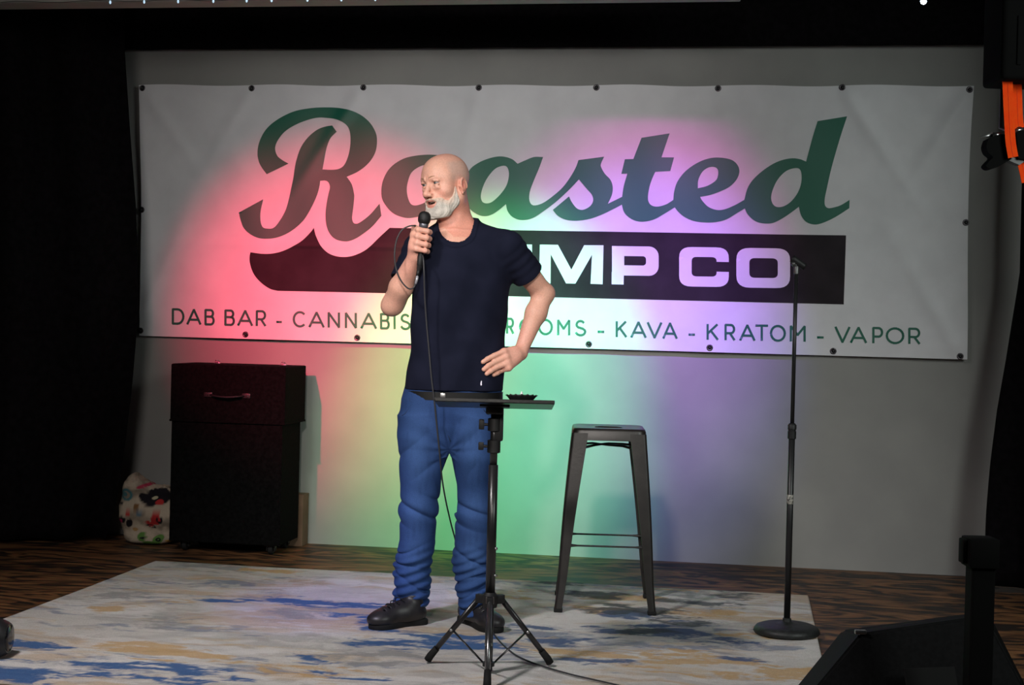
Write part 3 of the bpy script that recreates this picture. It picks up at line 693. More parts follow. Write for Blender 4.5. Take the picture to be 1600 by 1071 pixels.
# open C shaped holder
bm = bmesh.new(); ax0 = Vector((-.018, -.0, .022)); ax1 = Vector((.034, .0, -.012)); a, xx, yy, zz, L_ = frame(ax0, ax1)
rings = []
for k in range(7):
    t = k/6; r = .0155-.003*t
    o_ = [a+zz*L_*t+xx*(r*math.cos(b))+yy*(r*math.sin(b)) for b in [math.radians(x) for x in range(40, 321, 20)]]
    i_ = [a+zz*L_*t+xx*((r-.003)*math.cos(b))+yy*((r-.003)*math.sin(b)) for b in [math.radians(x) for x in range(320, 39, -20)]]
    rings.append(o_+i_)
skin_rings(bm, rings); bmesh.ops.recalc_face_normals(bm, faces=bm.faces[:]); bobj('holder', bm, M_black_plastic, cl, True)
zs = Dc(1235, 778, 5.77)[2]-RZ
bm = bmesh.new(); lathe(bm, [(.0127, zs-.018), (.0130, zs-.0178), (.0130, zs+.018), (.0127, zs+.0182)], n=20)
bobj('sticker', bm, noise_mat('worn_sticker', (.5, .48, .42), (.05, .05, .05), 120, .6, 0), ms, True)

# ------------------------------------------------------------------ tripod tray stand
tc_ = w((-.052, 4.93, RZ)); sr = YAW
trip = empty('tray_stand', tc_, sr, label='black tripod stand with a flat tray top, in front of the man', cat='stand')
HZ = .262-RZ
M_sat = mat('satin_black_tube', (.014, .014, .015), .3, .6)
M_front = mat('lit_front_tube', (.25, .25, .26), .25, .5, .9)  # the front leg's catch of light is put into this colour
bm = bmesh.new(); tube(bm, [(0,0,.008), (0,0,HZ+.01)], .0135, 16); bobj('centre_post', bm, M_sat, trip, True)
bm = bmesh.new(); tube(bm, [(0,0,HZ), (0,0,.70)], .0160, 20); bobj('lower_tube', bm, M_sat, trip, True)
bm = bmesh.new(); tube(bm, [(0,0,.69), (0,0,.885)], .0125, 20); bobj('upper_tube', bm, M_sat, trip, True)
bm = bmesh.new(); lathe(bm, [(.015, HZ-.03), (.023, HZ-.028), (.026, HZ-.012), (.026, HZ+.012), (.020, HZ+.018), (.017, HZ+.022)], n=24)
for k in range(3):
    a = math.radians(90+120*k+ (180)); ca, sa = math.cos(a), math.sin(a)
    box(bm, (.016, -.011, -.018), (.052, .011, .012), .003, Matrix.Translation((0, 0, HZ)) @ Matrix.Rotation(a, 4, 'Z'))
bobj('hub', bm, M_black_plastic, trip, angle=40)
bm = bmesh.new(); box(bm, (-.014, -.031, HZ-.012), (.014, -.027, HZ+.012), .002); bobj('hub_plate', bm, M_steel, trip)
R_f = .240
for k in range(3):
    a = math.radians(270+120*k); d_ = Vector((math.cos(a), math.sin(a), 0)); front = (k == 0)
    top = d_*.044+Vector((0,0,HZ-.004)); ft = d_*R_f+Vector((0,0,.019))
    bm = bmesh.new(); tube(bm, [top, ft], .0095, 14)
    lg = bobj('leg', bm, M_front if front else M_sat, trip, True)
    if front: lg['label'] = 'front leg with its light reflection put into the colour'
    t = (ft-top).normalized()
    bm = bmesh.new(); tube(bm, [ft-t*.05, ft-t*.01, ft+Vector((0,0,-.004))+t*.004], [.0115, .013, .0135], 14); bobj('rubber_foot', bm, M_rubber, lg, True)
    mid = top.lerp(ft, .52)
    bm = bmesh.new(); tube(bm, [mid, Vector((0,0,.030))+d_*.018], .0052, 10, flat=.5); bobj('brace', bm, M_sat, trip, True)
    bm = bmesh.new(); tube(bm, [mid-Vector((d_.y, -d_.x, 0))*.013, mid+Vector((d_.y, -d_.x, 0))*.013], .005, 10); bobj('rivet', bm, M_steel, lg, True)
bm = bmesh.new(); lathe(bm, [(.014, .022), (.020, .024), (.020, .038), (.014, .040)], n=18); bobj('lower_collar', bm, M_black_plastic, trip, angle=40)
for zk, pw, nm in ((.835, .017, 'clamp'), (.762, .013, 'clamp')):
    e = empty(nm, (0, 0, zk)); e.parent = trip
    bm = bmesh.new(); lathe(bm, [(.017, -.022), (.022, -.020), (.022, .020), (.017, .022)], n=22); bobj('collar', bm, M_black_plastic, e, angle=40)
    bm = bmesh.new(); tube(bm, [(-.018, 0, 0), (-.036, 0, 0)], .005, 10); box(bm, (-.052, -.008, -pw), (-.034, .008, pw), .003); bobj('knob', bm, M_black_plastic, e, angle=40)
bm = bmesh.new(); box(bm, (-.006, -.012, .78), (.030, .016, .885), .008); bobj('bracket', bm, M_black_plastic, trip, angle=40)
for zk in (.42, .33):
    bm = bmesh.new(); tube(bm, [(.012, -.006, zk), (.019, -.010, zk)], .005, 10); bobj('bolt', bm, M_steel, trip, True)
tilt = math.radians(6.5)
tz = Dc(767, 626.5, 4.78)[2]-RZ
tray = empty('tray', (0, .0, tz-.018)); tray.parent = trip; tray.rotation_euler = (-tilt, 0, 0)
M_tray = noise_mat('black_tray_laminate', (.006, .006, .006), (.010, .010, .010), 20, .30, .08)
bm = bmesh.new(); box(bm, (-.196, -.15, -.006), (.196, .15, .007), .003); bobj('board', bm, M_tray, tray)
bm = bmesh.new(); box(bm, (-.05, -.05, -.012), (.05, .05, -.005), .002); lathe(bm, [(.026, -.035), (.030, -.030), (.030, -.012), (.04, -.010)], n=20); bobj('mount_plate', bm, M_black_metal, tray, angle=40)
# dish on the tray
TM = Matrix.Translation((tc_.x, tc_.y, tc_.z)) @ Matrix.Rotation(sr, 4, 'Z') @ Matrix.Translation(tray.location) @ Matrix.Rotation(-tilt, 4, 'X')
dp = TM @ Vector((.088, -.075, .0075))
dish = empty('dish', dp, label='small black fluted dish on the tray of the tripod stand', cat='dish'); dish.rotation_euler = (-tilt, 0, sr)
bm = bmesh.new(); n = 48
def fl(r, z, a): return [(r*(1+a*math.cos(16*2*PI*j/n))*math.cos(2*PI*j/n), r*(1+a*math.cos(16*2*PI*j/n))*math.sin(2*PI*j/n), z+(.0016*math.cos(16*2*PI*j/n) if a else 0)) for j in range(n)]
skin_rings(bm, [fl(.034, 0, 0), fl(.038, .002, 0), fl(.046, .012, .03), fl(.052, .018, .05), fl(.050, .0185, .05), fl(.043, .012, .03), fl(.036, .005, 0)])
o = bobj('bowl', bm, M_black_plastic, dish, True)
tl = empty('sparkle', TM @ Vector((.088, -.075, .013)), label='tiny white tealight candle in the black dish on the tray', cat='piece'); tl.rotation_euler = (-tilt, 0, sr)  # white solid put in for the sparkle above the dish rim
bm = bmesh.new(); lathe(bm, [(.0075, 0), (.008, .001), (.008, .015), (.0072, .0158), (.0068, .014)], n=20); bobj('cup', bm, mat('white_cup', (.75, .75, .78), .4), tl, angle=40)
bm = bmesh.new(); lathe(bm, [(.003, .013), (.0045, .018), (.0012, .026)], n=10); bobj('sparkle_tip', bm, mat('sparkle_white', (.8, .8, .8), .5), tl, True)

# ------------------------------------------------------------------ floor monitor, post, can light (foreground)
DM = 4.35
def mp(px, py, d=DM): return Dc(px, py, d)
mo = w((1.15, 4.0, 0))
mon = empty('floor_monitor', mo, YAW, label='black wedge floor monitor speaker in the bottom right foreground', cat='speaker')
def ml(px, py, d): q = Dc(px, py, d); return Vector((q[0]-1.15, q[1]-4.0, q[2]))
# wedge box: silhouettes from the photo's outline, built as a closed 6-sided cabinet
fb = [ml(1175, 1120, 4.0), ml(1625, 1120, 4.0)]
A_ = ml(1316, 986, 4.15); B_ = ml(1540, 955, 4.45); Cc = ml(1372, 1004, 3.95)
bm = bmesh.new()
x0, x1 = -.42, .40
tl1, tr1 = ml(1316, 986, 4.25), ml(1560, 958, 4.35)
V8 = {}
pts = [(ml(1150,1071,4.0).x-.04, -.22, 0), (ml(1625,1071,4.1).x+.03, -.10, 0), (ml(1625,1071,4.1).x+.02, .42, 0), (ml(1250,1060,4.2).x-.06, .40, 0)]
vb = [bm.verts.new(p) for p in pts]
tp = [ml(1345, 990, 4.02), ml(1540, 962, 4.12), ml(1545, 955, 4.30), ml(1316, 985, 4.28)]
vt = [bm.verts.new(p) for p in tp]
for i in range(4): bm.faces.new((vb[i], vb[(i+1) % 4], vt[(i+1) % 4], vt[i]))
bm.faces.new(vt); bm.faces.new(vb[::-1]); bmesh.ops.recalc_face_normals(bm, faces=bm.faces[:])
bmesh.ops.bevel(bm, geom=bm.edges[:], offset=.008, segments=3, affect='EDGES')
bobj('cabinet', bm, noise_mat('black_cabinet_paint', (.003, .003, .0033), (.006, .006, .0065), 80, .8, .4, spec=.15, bscale=300, bdist=.001), mon, angle=45)
fc = (tp[0]+tp[1]+Vector(pts[0])+Vector(pts[1]))/4; nrm = (tp[1]-tp[0]).cross(Vector(pts[0])-tp[0]).normalized()
if nrm.y > 0: nrm = -nrm
q = nrm.to_track_quat('Z', 'Y').to_matrix().to_4x4()
bm = bmesh.new(); box(bm, (-.075, -.035, -.004), (.075, .035, .003), .002); r = bobj('handle_cup', bm, M_rubber, mon); r.matrix_local = Matrix.Translation(fc+nrm*.002+Vector((.04, 0, .06))) @ q
cp = ml(1346, 988, 4.02); bm = bmesh.new(); box(bm, (-.018, -.006, -.006), (.014, .010, .005), .003); o = bobj('corner_highlight', bm, M_steel, mon, angle=40); o.location = cp; o['label'] = 'ridge corner highlight put in as a bright metal piece'  # steel piece imitates the highlight on the ridge corner
pp = w(Dc(1530, 960, 3.75)); pp.z = 0
M_matt2 = mat('flat_black', (.005, .005, .005), .8, .15)
ps = empty('stand_post', pp, YAW, label='black upright post with square clamp head in front of the floor monitor, right foreground', cat='stand')
zt2 = Dc(1530, 840, 3.75)[2]
bm = bmesh.new(); box(bm, (-.030, -.030, .012), (.030, .030, zt2-.07), .006); bobj('tube', bm, M_matt2, ps)
bm = bmesh.new(); box(bm, (-.040, -.040, zt2-.075), (.036, .040, zt2), .006); box(bm, (-.052, -.02, zt2-.066), (-.038, .02, zt2-.004), .004); bobj('clamp_head', bm, M_matt2, ps, angle=40)
bm = bmesh.new(); box(bm, (-.12, -.12, 0), (.12, .12, .014), .005); bobj('foot_plate', bm, M_black_metal, ps)
# par can at the left edge
pc = Dc(-14, 1000, 4.98); pl = empty('floor_light', w((pc[0], pc[1], RZ)), YAW, label='round black light can lying on the rug at the left edge of the photo', cat='stage light')
rc = .066; MX = Matrix.Translation((0, 0, rc)) @ Matrix.Rotation(PI/2, 4, 'Y')
bm = bmesh.new(); lathe(bm, [(.03, -.20), (.05, -.19), (.062, -.16), (.064, -.02), (.066, .0), (.066, .03), (.058, .050), (.050, .062)], n=28, M4=MX); bobj('barrel', bm, M_black_metal, pl, angle=35)
bm = bmesh.new(); lathe(bm, [(.045, .0605), (.044, .064), (.02, .066)], n=24, M4=MX); bobj('lens', bm, mat('dark_lens', (.01, .01, .012), .1), pl, True)
bm = bmesh.new(); tube(bm, [(-.06, -.07, rc), (-.06, -.075, .02), (-.06, -.05, .008), (-.06, .05, .008), (-.06, .075, .02), (-.06, .07, rc)], .006, 8); bobj('yoke', bm, M_black_metal, pl, True)

# ------------------------------------------------------------------ hanging light, orange straps, clamp at the right edge
DS = 5.2
M_matt = mat('matt_black_paint', (.004, .004, .004), .9, .1)
so = Dc(1590, 60, DS); hang = empty('hanging_light', w(so), YAW, label='black box-shaped light hanging at the top right corner above the orange straps', cat='stage light')
def sl_(px, py, dd=0.0): q = Dc(px, py, DS+dd); return Vector((q[0]-so[0], q[1]-so[1], q[2]-so[2]))
a_, b_ = sl_(1554, 0), sl_(1556, 131)
bm = bmesh.new(); box(bm, (a_.x, -.10, b_.z), (a_.x+.30, .12, a_.z+.25), .02, seg=4); bobj('housing', bm, M_matt, hang, angle=40)
bm = bmesh.new(); 
for k in range(5): box(bm, (a_.x+.05+.04*k, -.106, b_.z+.05), (a_.x+.065+.04*k, -.098, b_.z+.22), .002)
bobj('cooling_fin', bm, M_matt, hang)
bm = bmesh.new(); tube(bm, [(a_.x+.15, 0, a_.z+.24), (a_.x+.15, 0, 3.6-so[2])], .02, 12); bobj('hanger', bm, M_black_metal, hang, True)
M_orange = noise_mat('orange_webbing', (1.0, .06, .004), (1.0, .085, .006), 40, .8, .2, spec=.1)
def strap(name, pts, wid, label, yo):
    org = w(Dc(pts[0][0], pts[0][1], DS)); e = empty(name, org, YAW, label=label, cat='strap', group=None)
    o0 = Dc(pts[0][0], pts[0][1], DS)
    bm = bmesh.new(); L_ = []; 
    C = cat([Dc(x, y, DS+yo)-o0 for x, y in pts], 6); rings = []
    for i, p in enumerate(C):
        t = C[min(i+1, len(C)-1)]-C[max(i-1, 0)]; t = t/np.linalg.norm(t); s = np.array([t[2], 0, -t[0]]); s = -s if s[0] < 0 else s
        d = np.array([0, .0015, 0]); h_ = wid/2
        rings.append([tuple(p-s*h_-d), tuple(p+s*h_-d), tuple(p+s*h_+d), tuple(p-s*h_+d)])
    skin_rings(bm, rings); bmesh.ops.recalc_face_normals(bm, faces=bm.faces[:]); bobj('webbing', bm, M_orange, e)
    bm = bmesh.new(); r = []
    for i, p in enumerate(C):
        r.append(tuple(p+np.array([0, -.0022, 0])))
    tube(bm, r, .0006, 5); bobj('stitching', bm, mat('red_stitch', (.8, .06, .01), .7), e, True)
    return e
strap('nylon_strap', [(1574, 122), (1575, 150), (1577, 190), (1579, 222), (1583, 246)], .036, 'longer orange nylon strap, left of the two, crossing in front of the clamp', -.05)
strap('nylon_strap', [(1588, 122), (1589, 150), (1590, 180), (1592, 202)], .036, 'shorter orange nylon strap, right of the two, ending above a metal buckle', .0)
strap('nylon_strap', [(1593, 246), (1598, 262), (1603, 285)], .030, 'short red-orange strap end below the black clamp at the right edge', .0)
ko = Dc(1560, 235, DS); kl = empty('pipe_clamp', w(ko), YAW, label='black pipe clamp with pointed silver bolt left of the orange straps', cat='clamp')
def kp(px, py, dd=0.0): q = Dc(px, py, DS+dd); return (q[0]-ko[0], q[1]-ko[1], q[2]-ko[2])
def plate(bm, outline, y0, y1, bev=.004):
    f = [kp(x, y) for x, y in outline]
    a = [bm.verts.new((p[0], y0, p[2])) for p in f]; b = [bm.verts.new((p[0], y1, p[2])) for p in f]; n = len(f)
    for i in range(n): bm.faces.new((a[i], a[(i+1) % n], b[(i+1) % n], b[i]))
    bm.faces.new(a[::-1]); bm.faces.new(b); bmesh.ops.recalc_face_normals(bm, faces=bm.faces[:])
bm = bmesh.new(); plate(bm, path([(1540,219,1),(1552,213),(1566,212),(1572,222),(1576,250,1),(1566,256),(1551,264),(1542,265),(1537,260),(1541,254),(1547,247),(1540,240),(1537,230)]), -.03, .03)
bobj('jaw', bm, M_matt, kl, angle=35)
bm = bmesh.new(); plate(bm, [(1583,206),(1606,202),(1606,252),(1586,250)], -.035, .04); bobj('body', bm, M_matt, kl)
bm = bmesh.new(); plate(bm, [(1572,246),(1592,249),(1597,254),(1590,259),(1574,252)], -.02, .02); bobj('lug', bm, M_black_metal, kl)
bm = bmesh.new(); tube(bm, [kp(1529, 215), kp(1540, 213), kp(1551, 210)], [.001, .006, .010], 12); bobj('bolt_point', bm, mat('dull_steel', (.4, .4, .4), .35, .5, .8), kl, True)
bm = bmesh.new(); tube(bm, [kp(1552, 211, -.02), kp(1563, 211, -.02)], .009, 12); bobj('nut', bm, M_steel, kl, True)
bm = bmesh.new(); tube(bm, [kp(1583, 205, -.03), kp(1600, 202, -.03)], .007, 10); bobj('buckle', bm, M_steel, kl, True)
bm = bmesh.new(); tube(bm, [kp(1593, 206, 0), (kp(1593, 206)[0], .17, kp(1593, 190)[2]), (kp(1593, 206)[0], .17, 3.6-ko[2])], .018, 12); bobj('drop_pipe', bm, M_black_metal, kl, True)

# ------------------------------------------------------------------ implicit surface modelling for the figure
class Vol:
    def __init__(s, lo, hi, h):
        s.lo = np.array(lo, float); s.h = h; s.n = np.ceil((np.array(hi)-s.lo)/h).astype(int)+1
        s.ax = [s.lo[i]+h*np.arange(s.n[i]) for i in range(3)]
        s.d = np.full(tuple(s.n), .15, np.float32)
    def sub(s, lo, hi):
        a = [max(0, int((lo[i]-s.lo[i])/s.h)) for i in range(3)]; b = [min(int(s.n[i]), int((hi[i]-s.lo[i])/s.h)+2) for i in range(3)]
        if any(b[i] <= a[i] for i in range(3)): return None, None
        sl = tuple(slice(a[i], b[i]) for i in range(3))
        return sl, (s.ax[0][sl[0]][:, None, None], s.ax[1][sl[1]][None, :, None], s.ax[2][sl[2]][None, None, :])
    def put(s, fn, lo, hi, k=.0, mode='u', m=.03):
        sl, XYZ = s.sub(np.array(lo)-m, np.array(hi)+m)
        if sl is None: return
        b = np.asarray(fn(*XYZ), np.float32); a = s.d[sl]
        if mode == 'u':
            if k > 0:
                h = np.clip(.5+.5*(a-b)/k, 0, 1); r = a*(1-h)+b*h-k*h*(1-h)
            else: r = np.minimum(a, b)
        elif mode == 's':
            if k > 0:
                b2 = -b; h = np.clip(.5-.5*(a-b2)/k, 0, 1); r = a*(1-h)+b2*h+k*h*(1-h)
            else: r = np.maximum(a, -b)
        elif mode == 'i': r = np.maximum(a, b)
        elif mode == 'add': r = a+b
        s.d[sl] = r
    def cone(s, a, b, ra, rb, k=0, mode='u'):
        a, b = np.array(a, float), np.array(b, float); ab = b-a; L2 = ab@ab; R = max(ra, rb)
        def f(x, y, z):
            t = np.clip(((x-a[0])*ab[0]+(y-a[1])*ab[1]+(z-a[2])*ab[2])/L2, 0, 1)
            return np.sqrt((x-a[0]-t*ab[0])**2+(y-a[1]-t*ab[1])**2+(z-a[2]-t*ab[2])**2)-(ra+(rb-ra)*t)
        s.put(f, np.minimum(a, b)-R, np.maximum(a, b)+R, k, mode)
    def ell(s, c, r, k=0, mode='u', R=None):
        """R rows = local axes"""
        c = np.array(c, float); r = np.array(r, float); R = np.eye(3) if R is None else R
        def f(x, y, z):
            q = [(R[i][0]*(x-c[0])+R[i][1]*(y-c[1])+R[i][2]*(z-c[2])) for i in range(3)]
            k0 = np.sqrt(sum((q[i]/r[i])**2 for i in range(3))); k1 = np.sqrt(sum((q[i]/r[i]**2)**2 for i in range(3)))
            return k0*(k0-1)/np.maximum(k1, 1e-6)
        s.put(f, c-r.max(), c+r.max(), k, mode)
    def column(s, tab, yaw=0, p=2.3, k=0, mode='u', grow=0.0, capr=.0, fold=None):
        """tab rows: z, cx, cy, a, b"""
        T = np.array(sorted(tab), float); z0, z1 = T[0, 0], T[-1, 0]; ca, sa = math.cos(yaw), math.sin(yaw)
        zz = np.linspace(z0, z1, 200)
        # smooth interpolation
        I = [np.interp(zz, T[:, 0], T[:, j]) for j in range(1, 5)]
        ker = np.hanning(15); ker /= ker.sum()
        I = [np.convolve(np.pad(v, 7, 'edge'), ker, 'valid') for v in I]
        def f(x, y, z):
            cx, cy, a, b = [np.interp(z, zz, v) for v in I]; a = a+grow; b = b+grow
            u = (x-cx)*ca+(y-cy)*sa; v = -(x-cx)*sa+(y-cy)*ca
            n = ((np.abs(u)/a)**p+(np.abs(v)/b)**p)**(1/p); r = np.sqrt(u*u+v*v)
            d = r-r/np.maximum(n, 1e-3)
            d = np.where(n < .05, -np.minimum(a, b), d)
            if fold is not None: d = d+fold(x, y, z, u, v)
            return np.maximum(d, np.maximum(z-z1, z0-z)) if capr is not None else d
        m = T[:, 3:5].max()+grow
        s.put(f, (T[:, 1].min()-m, T[:, 2].min()-m, z0), (T[:, 1].max()+m, T[:, 2].max()+m, z1), k, mode)
    def mesh(s):
        d = s.d; S = d < 0; h = s.h
        C = np.zeros(tuple(np.array(d.shape)-1), np.int8)
        for i in (0, 1):
            for j in (0, 1):
                for k in (0, 1): C += S[i:S.shape[0]-1+i, j:S.shape[1]-1+j, k:S.shape[2]-1+k]
        act = (C > 0) & (C < 8); ijk = np.argwhere(act); vid = np.full(C.shape, -1, np.int32); vid[act] = np.arange(len(ijk))
        co = [(i, j, k) for i in (0, 1) for j in (0, 1) for k in (0, 1)]
        val = {c: d[ijk[:, 0]+c[0], ijk[:, 1]+c[1], ijk[:, 2]+c[2]] for c in co}
        acc = np.zeros((len(ijk), 3)); cnt = np.zeros(len(ijk))
        for c in co:
            for ax in range(3):
                if c[ax]: continue
                e = list(c); e[ax] = 1; e = tuple(e); a, b = val[c], val[e]; m = (a < 0) != (b < 0)
                t = a[m]/(a[m]-b[m]); p = np.tile(np.array(c, float), (m.sum(), 1)); p[:, ax] = t
                acc[m] += p; cnt[m] += 1
        V = (ijk+acc/cnt[:, None])*h+s.lo
        F = []
        for ax in range(3):
            o = [a for a in range(3) if a != ax]
            sa = [slice(1, -1)]*3; sa[ax] = slice(0, -1); sb = [slice(1, -1)]*3; sb[ax] = slice(1, None)
            A, B = S[tuple(sa)], S[tuple(sb)]; P = np.argwhere(A != B); off = np.array([1, 1, 1]); off[ax] = 0; P = P+off
            fl_ = S[P[:, 0], P[:, 1], P[:, 2]]
            def g(du, dv):
                Q = P.copy(); Q[:, o[0]] -= du; Q[:, o[1]] -= dv; return vid[Q[:, 0], Q[:, 1], Q[:, 2]]
            q = np.stack([g(0, 0), g(1, 0), g(1, 1), g(0, 1)], -1)
            flip = fl_ if ax != 1 else ~fl_
            q[~flip] = q[~flip][:, ::-1]
            F.append(q)
        F = np.vstack(F); F = F[(F >= 0).all(1)]
        return V, F
def vmesh(name, vol, m, parent, cols=None):
    V, F = vol.mesh()
    me = bpy.data.meshes.new(name); me.vertices.add(len(V)); me.vertices.foreach_set('co', V.astype(np.float32).ravel())
    me.loops.add(len(F)*4); me.loops.foreach_set('vertex_index', F.astype(np.int32).ravel())
    me.polygons.add(len(F)); me.polygons.foreach_set('loop_start', np.arange(0, len(F)*4, 4, dtype=np.int32))
    me.update(calc_edges=True); me.validate()
    me.polygons.foreach_set('use_smooth', [True]*len(me.polygons))
    me.materials.append(m)
    if cols is not None: set_cols(me, cols(V))
    return link(bpy.data.objects.new(name, me), parent)
def snoise(x, y, z, sc, seed, n=5):
    r = np.random.RandomState(seed); s = 0
    for k in range(n):
        v = r.normal(size=3); v /= np.linalg.norm(v); v *= sc*(.6+.8*r.rand()); s = s+np.sin(x*v[0]+y*v[1]+z*v[2]+r.rand()*6.28)
    return s/n

# ------------------------------------------------------------------ the man
MD = 5.72; MO = np.array([-.27, MD, RZ])
person = empty('person', w(MO), YAW, label='bald man with grey beard, dark T-shirt and blue jeans, talking into a microphone', cat='person')
def P(px, py, dy=0.0): return Dc(px, py, MD+dy)-MO
M_skin = col_mat('skin', .50, .40, .25, 200, .0010, sss=.10, nz=.09)

def row(py, xl, xr, b, cy=0.0, cyaw=0.0, n=.0):
    a, c = P(xl, py, cy), P(xr, py, cy); return [(a[2]+c[2])/2, (a[0]+c[0])/2, cy, (c[0]-a[0])/2+n, b]
BY = math.radians(10)   # torso turned a little to the photo's left
torso = [row(*r) for r in ((347,694,742,.055,.02),(354,684,756,.068,.02),(362,672,772,.082,.02),(371,657,789,.096,.015),(382,648,800,.108,.01),(396,645,806,.118,.005),(415,645,804,.124,0),(440,645,800,.127,0),(481,644,796,.124,0),(520,642,790,.122,0),(549,640,787,.122,-.005),(590,635,788,.128,-.005),(609,632,787,.132,0))]
RS, RE, RW = P(657, 391, .06), P(614, 476, -.02), P(648, 402, -.135)
LS, LE, LW = P(792, 387, -.03), P(849, 459, .07), P(814, 549, .01)
NB = P(714, 352, .035)
HC = P(695.5, 289, .0)
yw_, rl = math.radians(43), math.radians(8.5)
f0, l0, u0 = np.array([-math.sin(yw_), -math.cos(yw_), 0]), np.array([math.cos(yw_), -math.sin(yw_), 0]), np.array([0, 0, 1.])
pt = math.radians(3); f1 = f0*math.cos(pt)-u0*math.sin(pt); u1 = u0*math.cos(pt)+f0*math.sin(pt)
def rollv(v): return np.array([v[0]*math.cos(rl)-v[2]*math.sin(rl), v[1], v[0]*math.sin(rl)+v[2]*math.cos(rl)])
HL, HFw, HU = rollv(l0), rollv(f1), rollv(u1)      # head axes: his left, forward, up
HR = np.array([HL, HFw, HU])
def H(x, y, z): return HC+HL*x+HFw*y+HU*z

def skin_head(v):
    e = lambda c, r, k=.02, mode='u': v.ell(H(*c), r, k, mode, HR)
    c = lambda a, b, ra, rb, k=.015, mode='u': v.cone(H(*a), H(*b), ra, rb, k, mode)
    # neck first
    v.cone(H(0, -.028, -.045), NB+np.array([0, .0, .0]), .058, .062, .02)
    v.cone(H(.045, -.02, -.05), NB+np.array([-.01, -.055, -.03]), .018, .016, .03)   # neck tendon, his left
    v.cone(H(-.045, -.02, -.05), NB+np.array([-.035, -.05, -.03]), .018, .016, .03)
    c((0, .045, -.085), (0, .02, -.14), .030, .026, .03)
    e((0, -.018, .034), (.076, .097, .086), .02)
    e((0, .030, .036), (.066, .058, .066), .03)
    e((0, .025, -.045), (.059, .062, .074), .03)
    for s in (-1, 1):
        c((s*.055, -.002, -.062), (s*.018, .068, -.098), .018, .017, .03)
        e((s*.046, .048, -.026), (.024, .026, .022), .02)
        c((s*.012, .086, .028), (s*.042, .072, .028), .0085, .0085, .014)
        e((s*.048, .040, .02), (.02, .022, .03), .02)
    e((0, .074, -.100), (.024, .020, .018), .02)
    e((0, .074, -.060), (.032, .020, .026), .02)
    # eye sockets
    for s in (-1, 1): e((s*.031, .099, .0090), (.0175, .0215, .0105), .010, 's')
    # nose
    c((0, .086, .012), (0, .108, -.026), .0075, .0105, .010)
    e((0, .110, -.031), (.0125, .0125, .0115), .008)
    for s in (-1, 1): e((s*.0135, .099, -.035), (.0085, .012, .009), .007)
    for s in (-1, 1): e((s*.0065, .106, -.0435), (.0038, .005, .004), .002, 's')
    # eyelids
    for s in (-1, 1):
        c((s*.031-.014, .080, .0150), (s*.031, .0865, .0178), .0040, .0042, .004); c((s*.031, .0865, .0178), (s*.031+.014, .080, .0140), .0042, .0040, .004)
        c((s*.031-.013, .079, .0030), (s*.031, .0835, .0005), .0034, .0034, .004); c((s*.031, .0835, .0005), (s*.031+.013, .079, .0035), .0034, .0034, .004)
        e((s*.033, .079, -.010), (.015, .008, .007), .01)
    # open mouth with lips
    e((.0, .098, -.0655), (.0235, .022, .0088), .004, 's')
    for s in (-1, 1):
        c((0, .0955, -.0555), (s*.012, .0935, -.0555), .0048, .0045, .004); c((s*.012, .0935, -.0555), (s*.026, .083, -.063), .0045, .0028, .004)
        c((0, .0935, -.0765), (s*.012, .092, -.0755), .0056, .0052, .004); c((s*.012, .092, -.0755), (s*.026, .082, -.066), .0052, .0028, .004)
    # laugh lines, bags under the eyes, brow furrows
    for s in (-1, 1):
        c((s*.018, .099, -.036), (s*.033, .083, -.056), .0022, .0022, .006, 's')
        c((s*.018, .0895, -.006), (s*.042, .076, -.004), .0016, .0016, .005, 's')
        c((s*.006, .0945, .022), (s*.005, .0935, .036), .0014, .0014, .004, 's')
    # ears
    for s in (-1, 1):
        e((s*.077, -.014, -.018), (.011, .017, .027), .006)
        ring = [(s*(.0845-.0035*math.cos(t)), -.016-.017*math.cos(t), -.014+.026*math.sin(t)) for t in np.linspace(-.5, 3.9, 15)]
        for a, b in zip(ring, ring[1:]): c(a, b, .0042, .0042, .003)
        e((s*.091, -.010, -.014), (.010, .010, .016), .004, 's'); c((s*.080, .003, -.020), (s*.080, .005, -.013), .004, .004, .004)
        e((s*.081, -.008, -.041), (.006, .008, .009), .005)

VB = Vol(P(588, 640, 0)*[1,0,1]+[0,-.30,0], P(878, 232, 0)*[1,0,1]+[0,.24,0], .0026)
tb = [[r[0], r[1], r[2], r[3]-.015, r[4]-.015] for r in torso if r[0] < P(700, 356)[2]]
VB.column(tb, BY, 2.3, 0)
for s_, S_ in ((-1, RS), (1, LS)):
    VB.cone(NB+np.array([s_*.02, .0, -.02]), S_, .050, .052, .03)
VB.cone(NB+np.array([0, -.01, -.01]), NB+np.array([-.01, -.035, -.08]), .060, .07, .03)
skin_head(VB)
# arms
VB.cone(RS, RE, .052, .040, .02); VB.cone(RE, RE*.62+RW*.38+np.array([0,-.002,-.004]), .040, .044, .02); VB.cone(RE*.62+RW*.38, RW, .043, .0275, .02)
VB.ell(RE+np.array([-.012, .006, -.010]), (.03, .03, .03), .02)
VB.cone(LS, LE, .053, .040, .02); VB.cone(LE, LE*.66+LW*.34+np.array([.002,0,0]), .040, .041, .02); VB.cone(LE*.66+LW*.34, LW, .040, .0265, .02)
VB.ell(LE+np.array([.010, .012, .0]), (.03, .03, .03), .02)
def finger(v, pts, rs, k=.004):
    """chain of phalanges; slightly swollen joints; first segment blends into the palm"""
    for i in range(len(pts)-1):
        v.cone(pts[i], pts[i+1], rs[i], rs[i+1], k if i else .010)
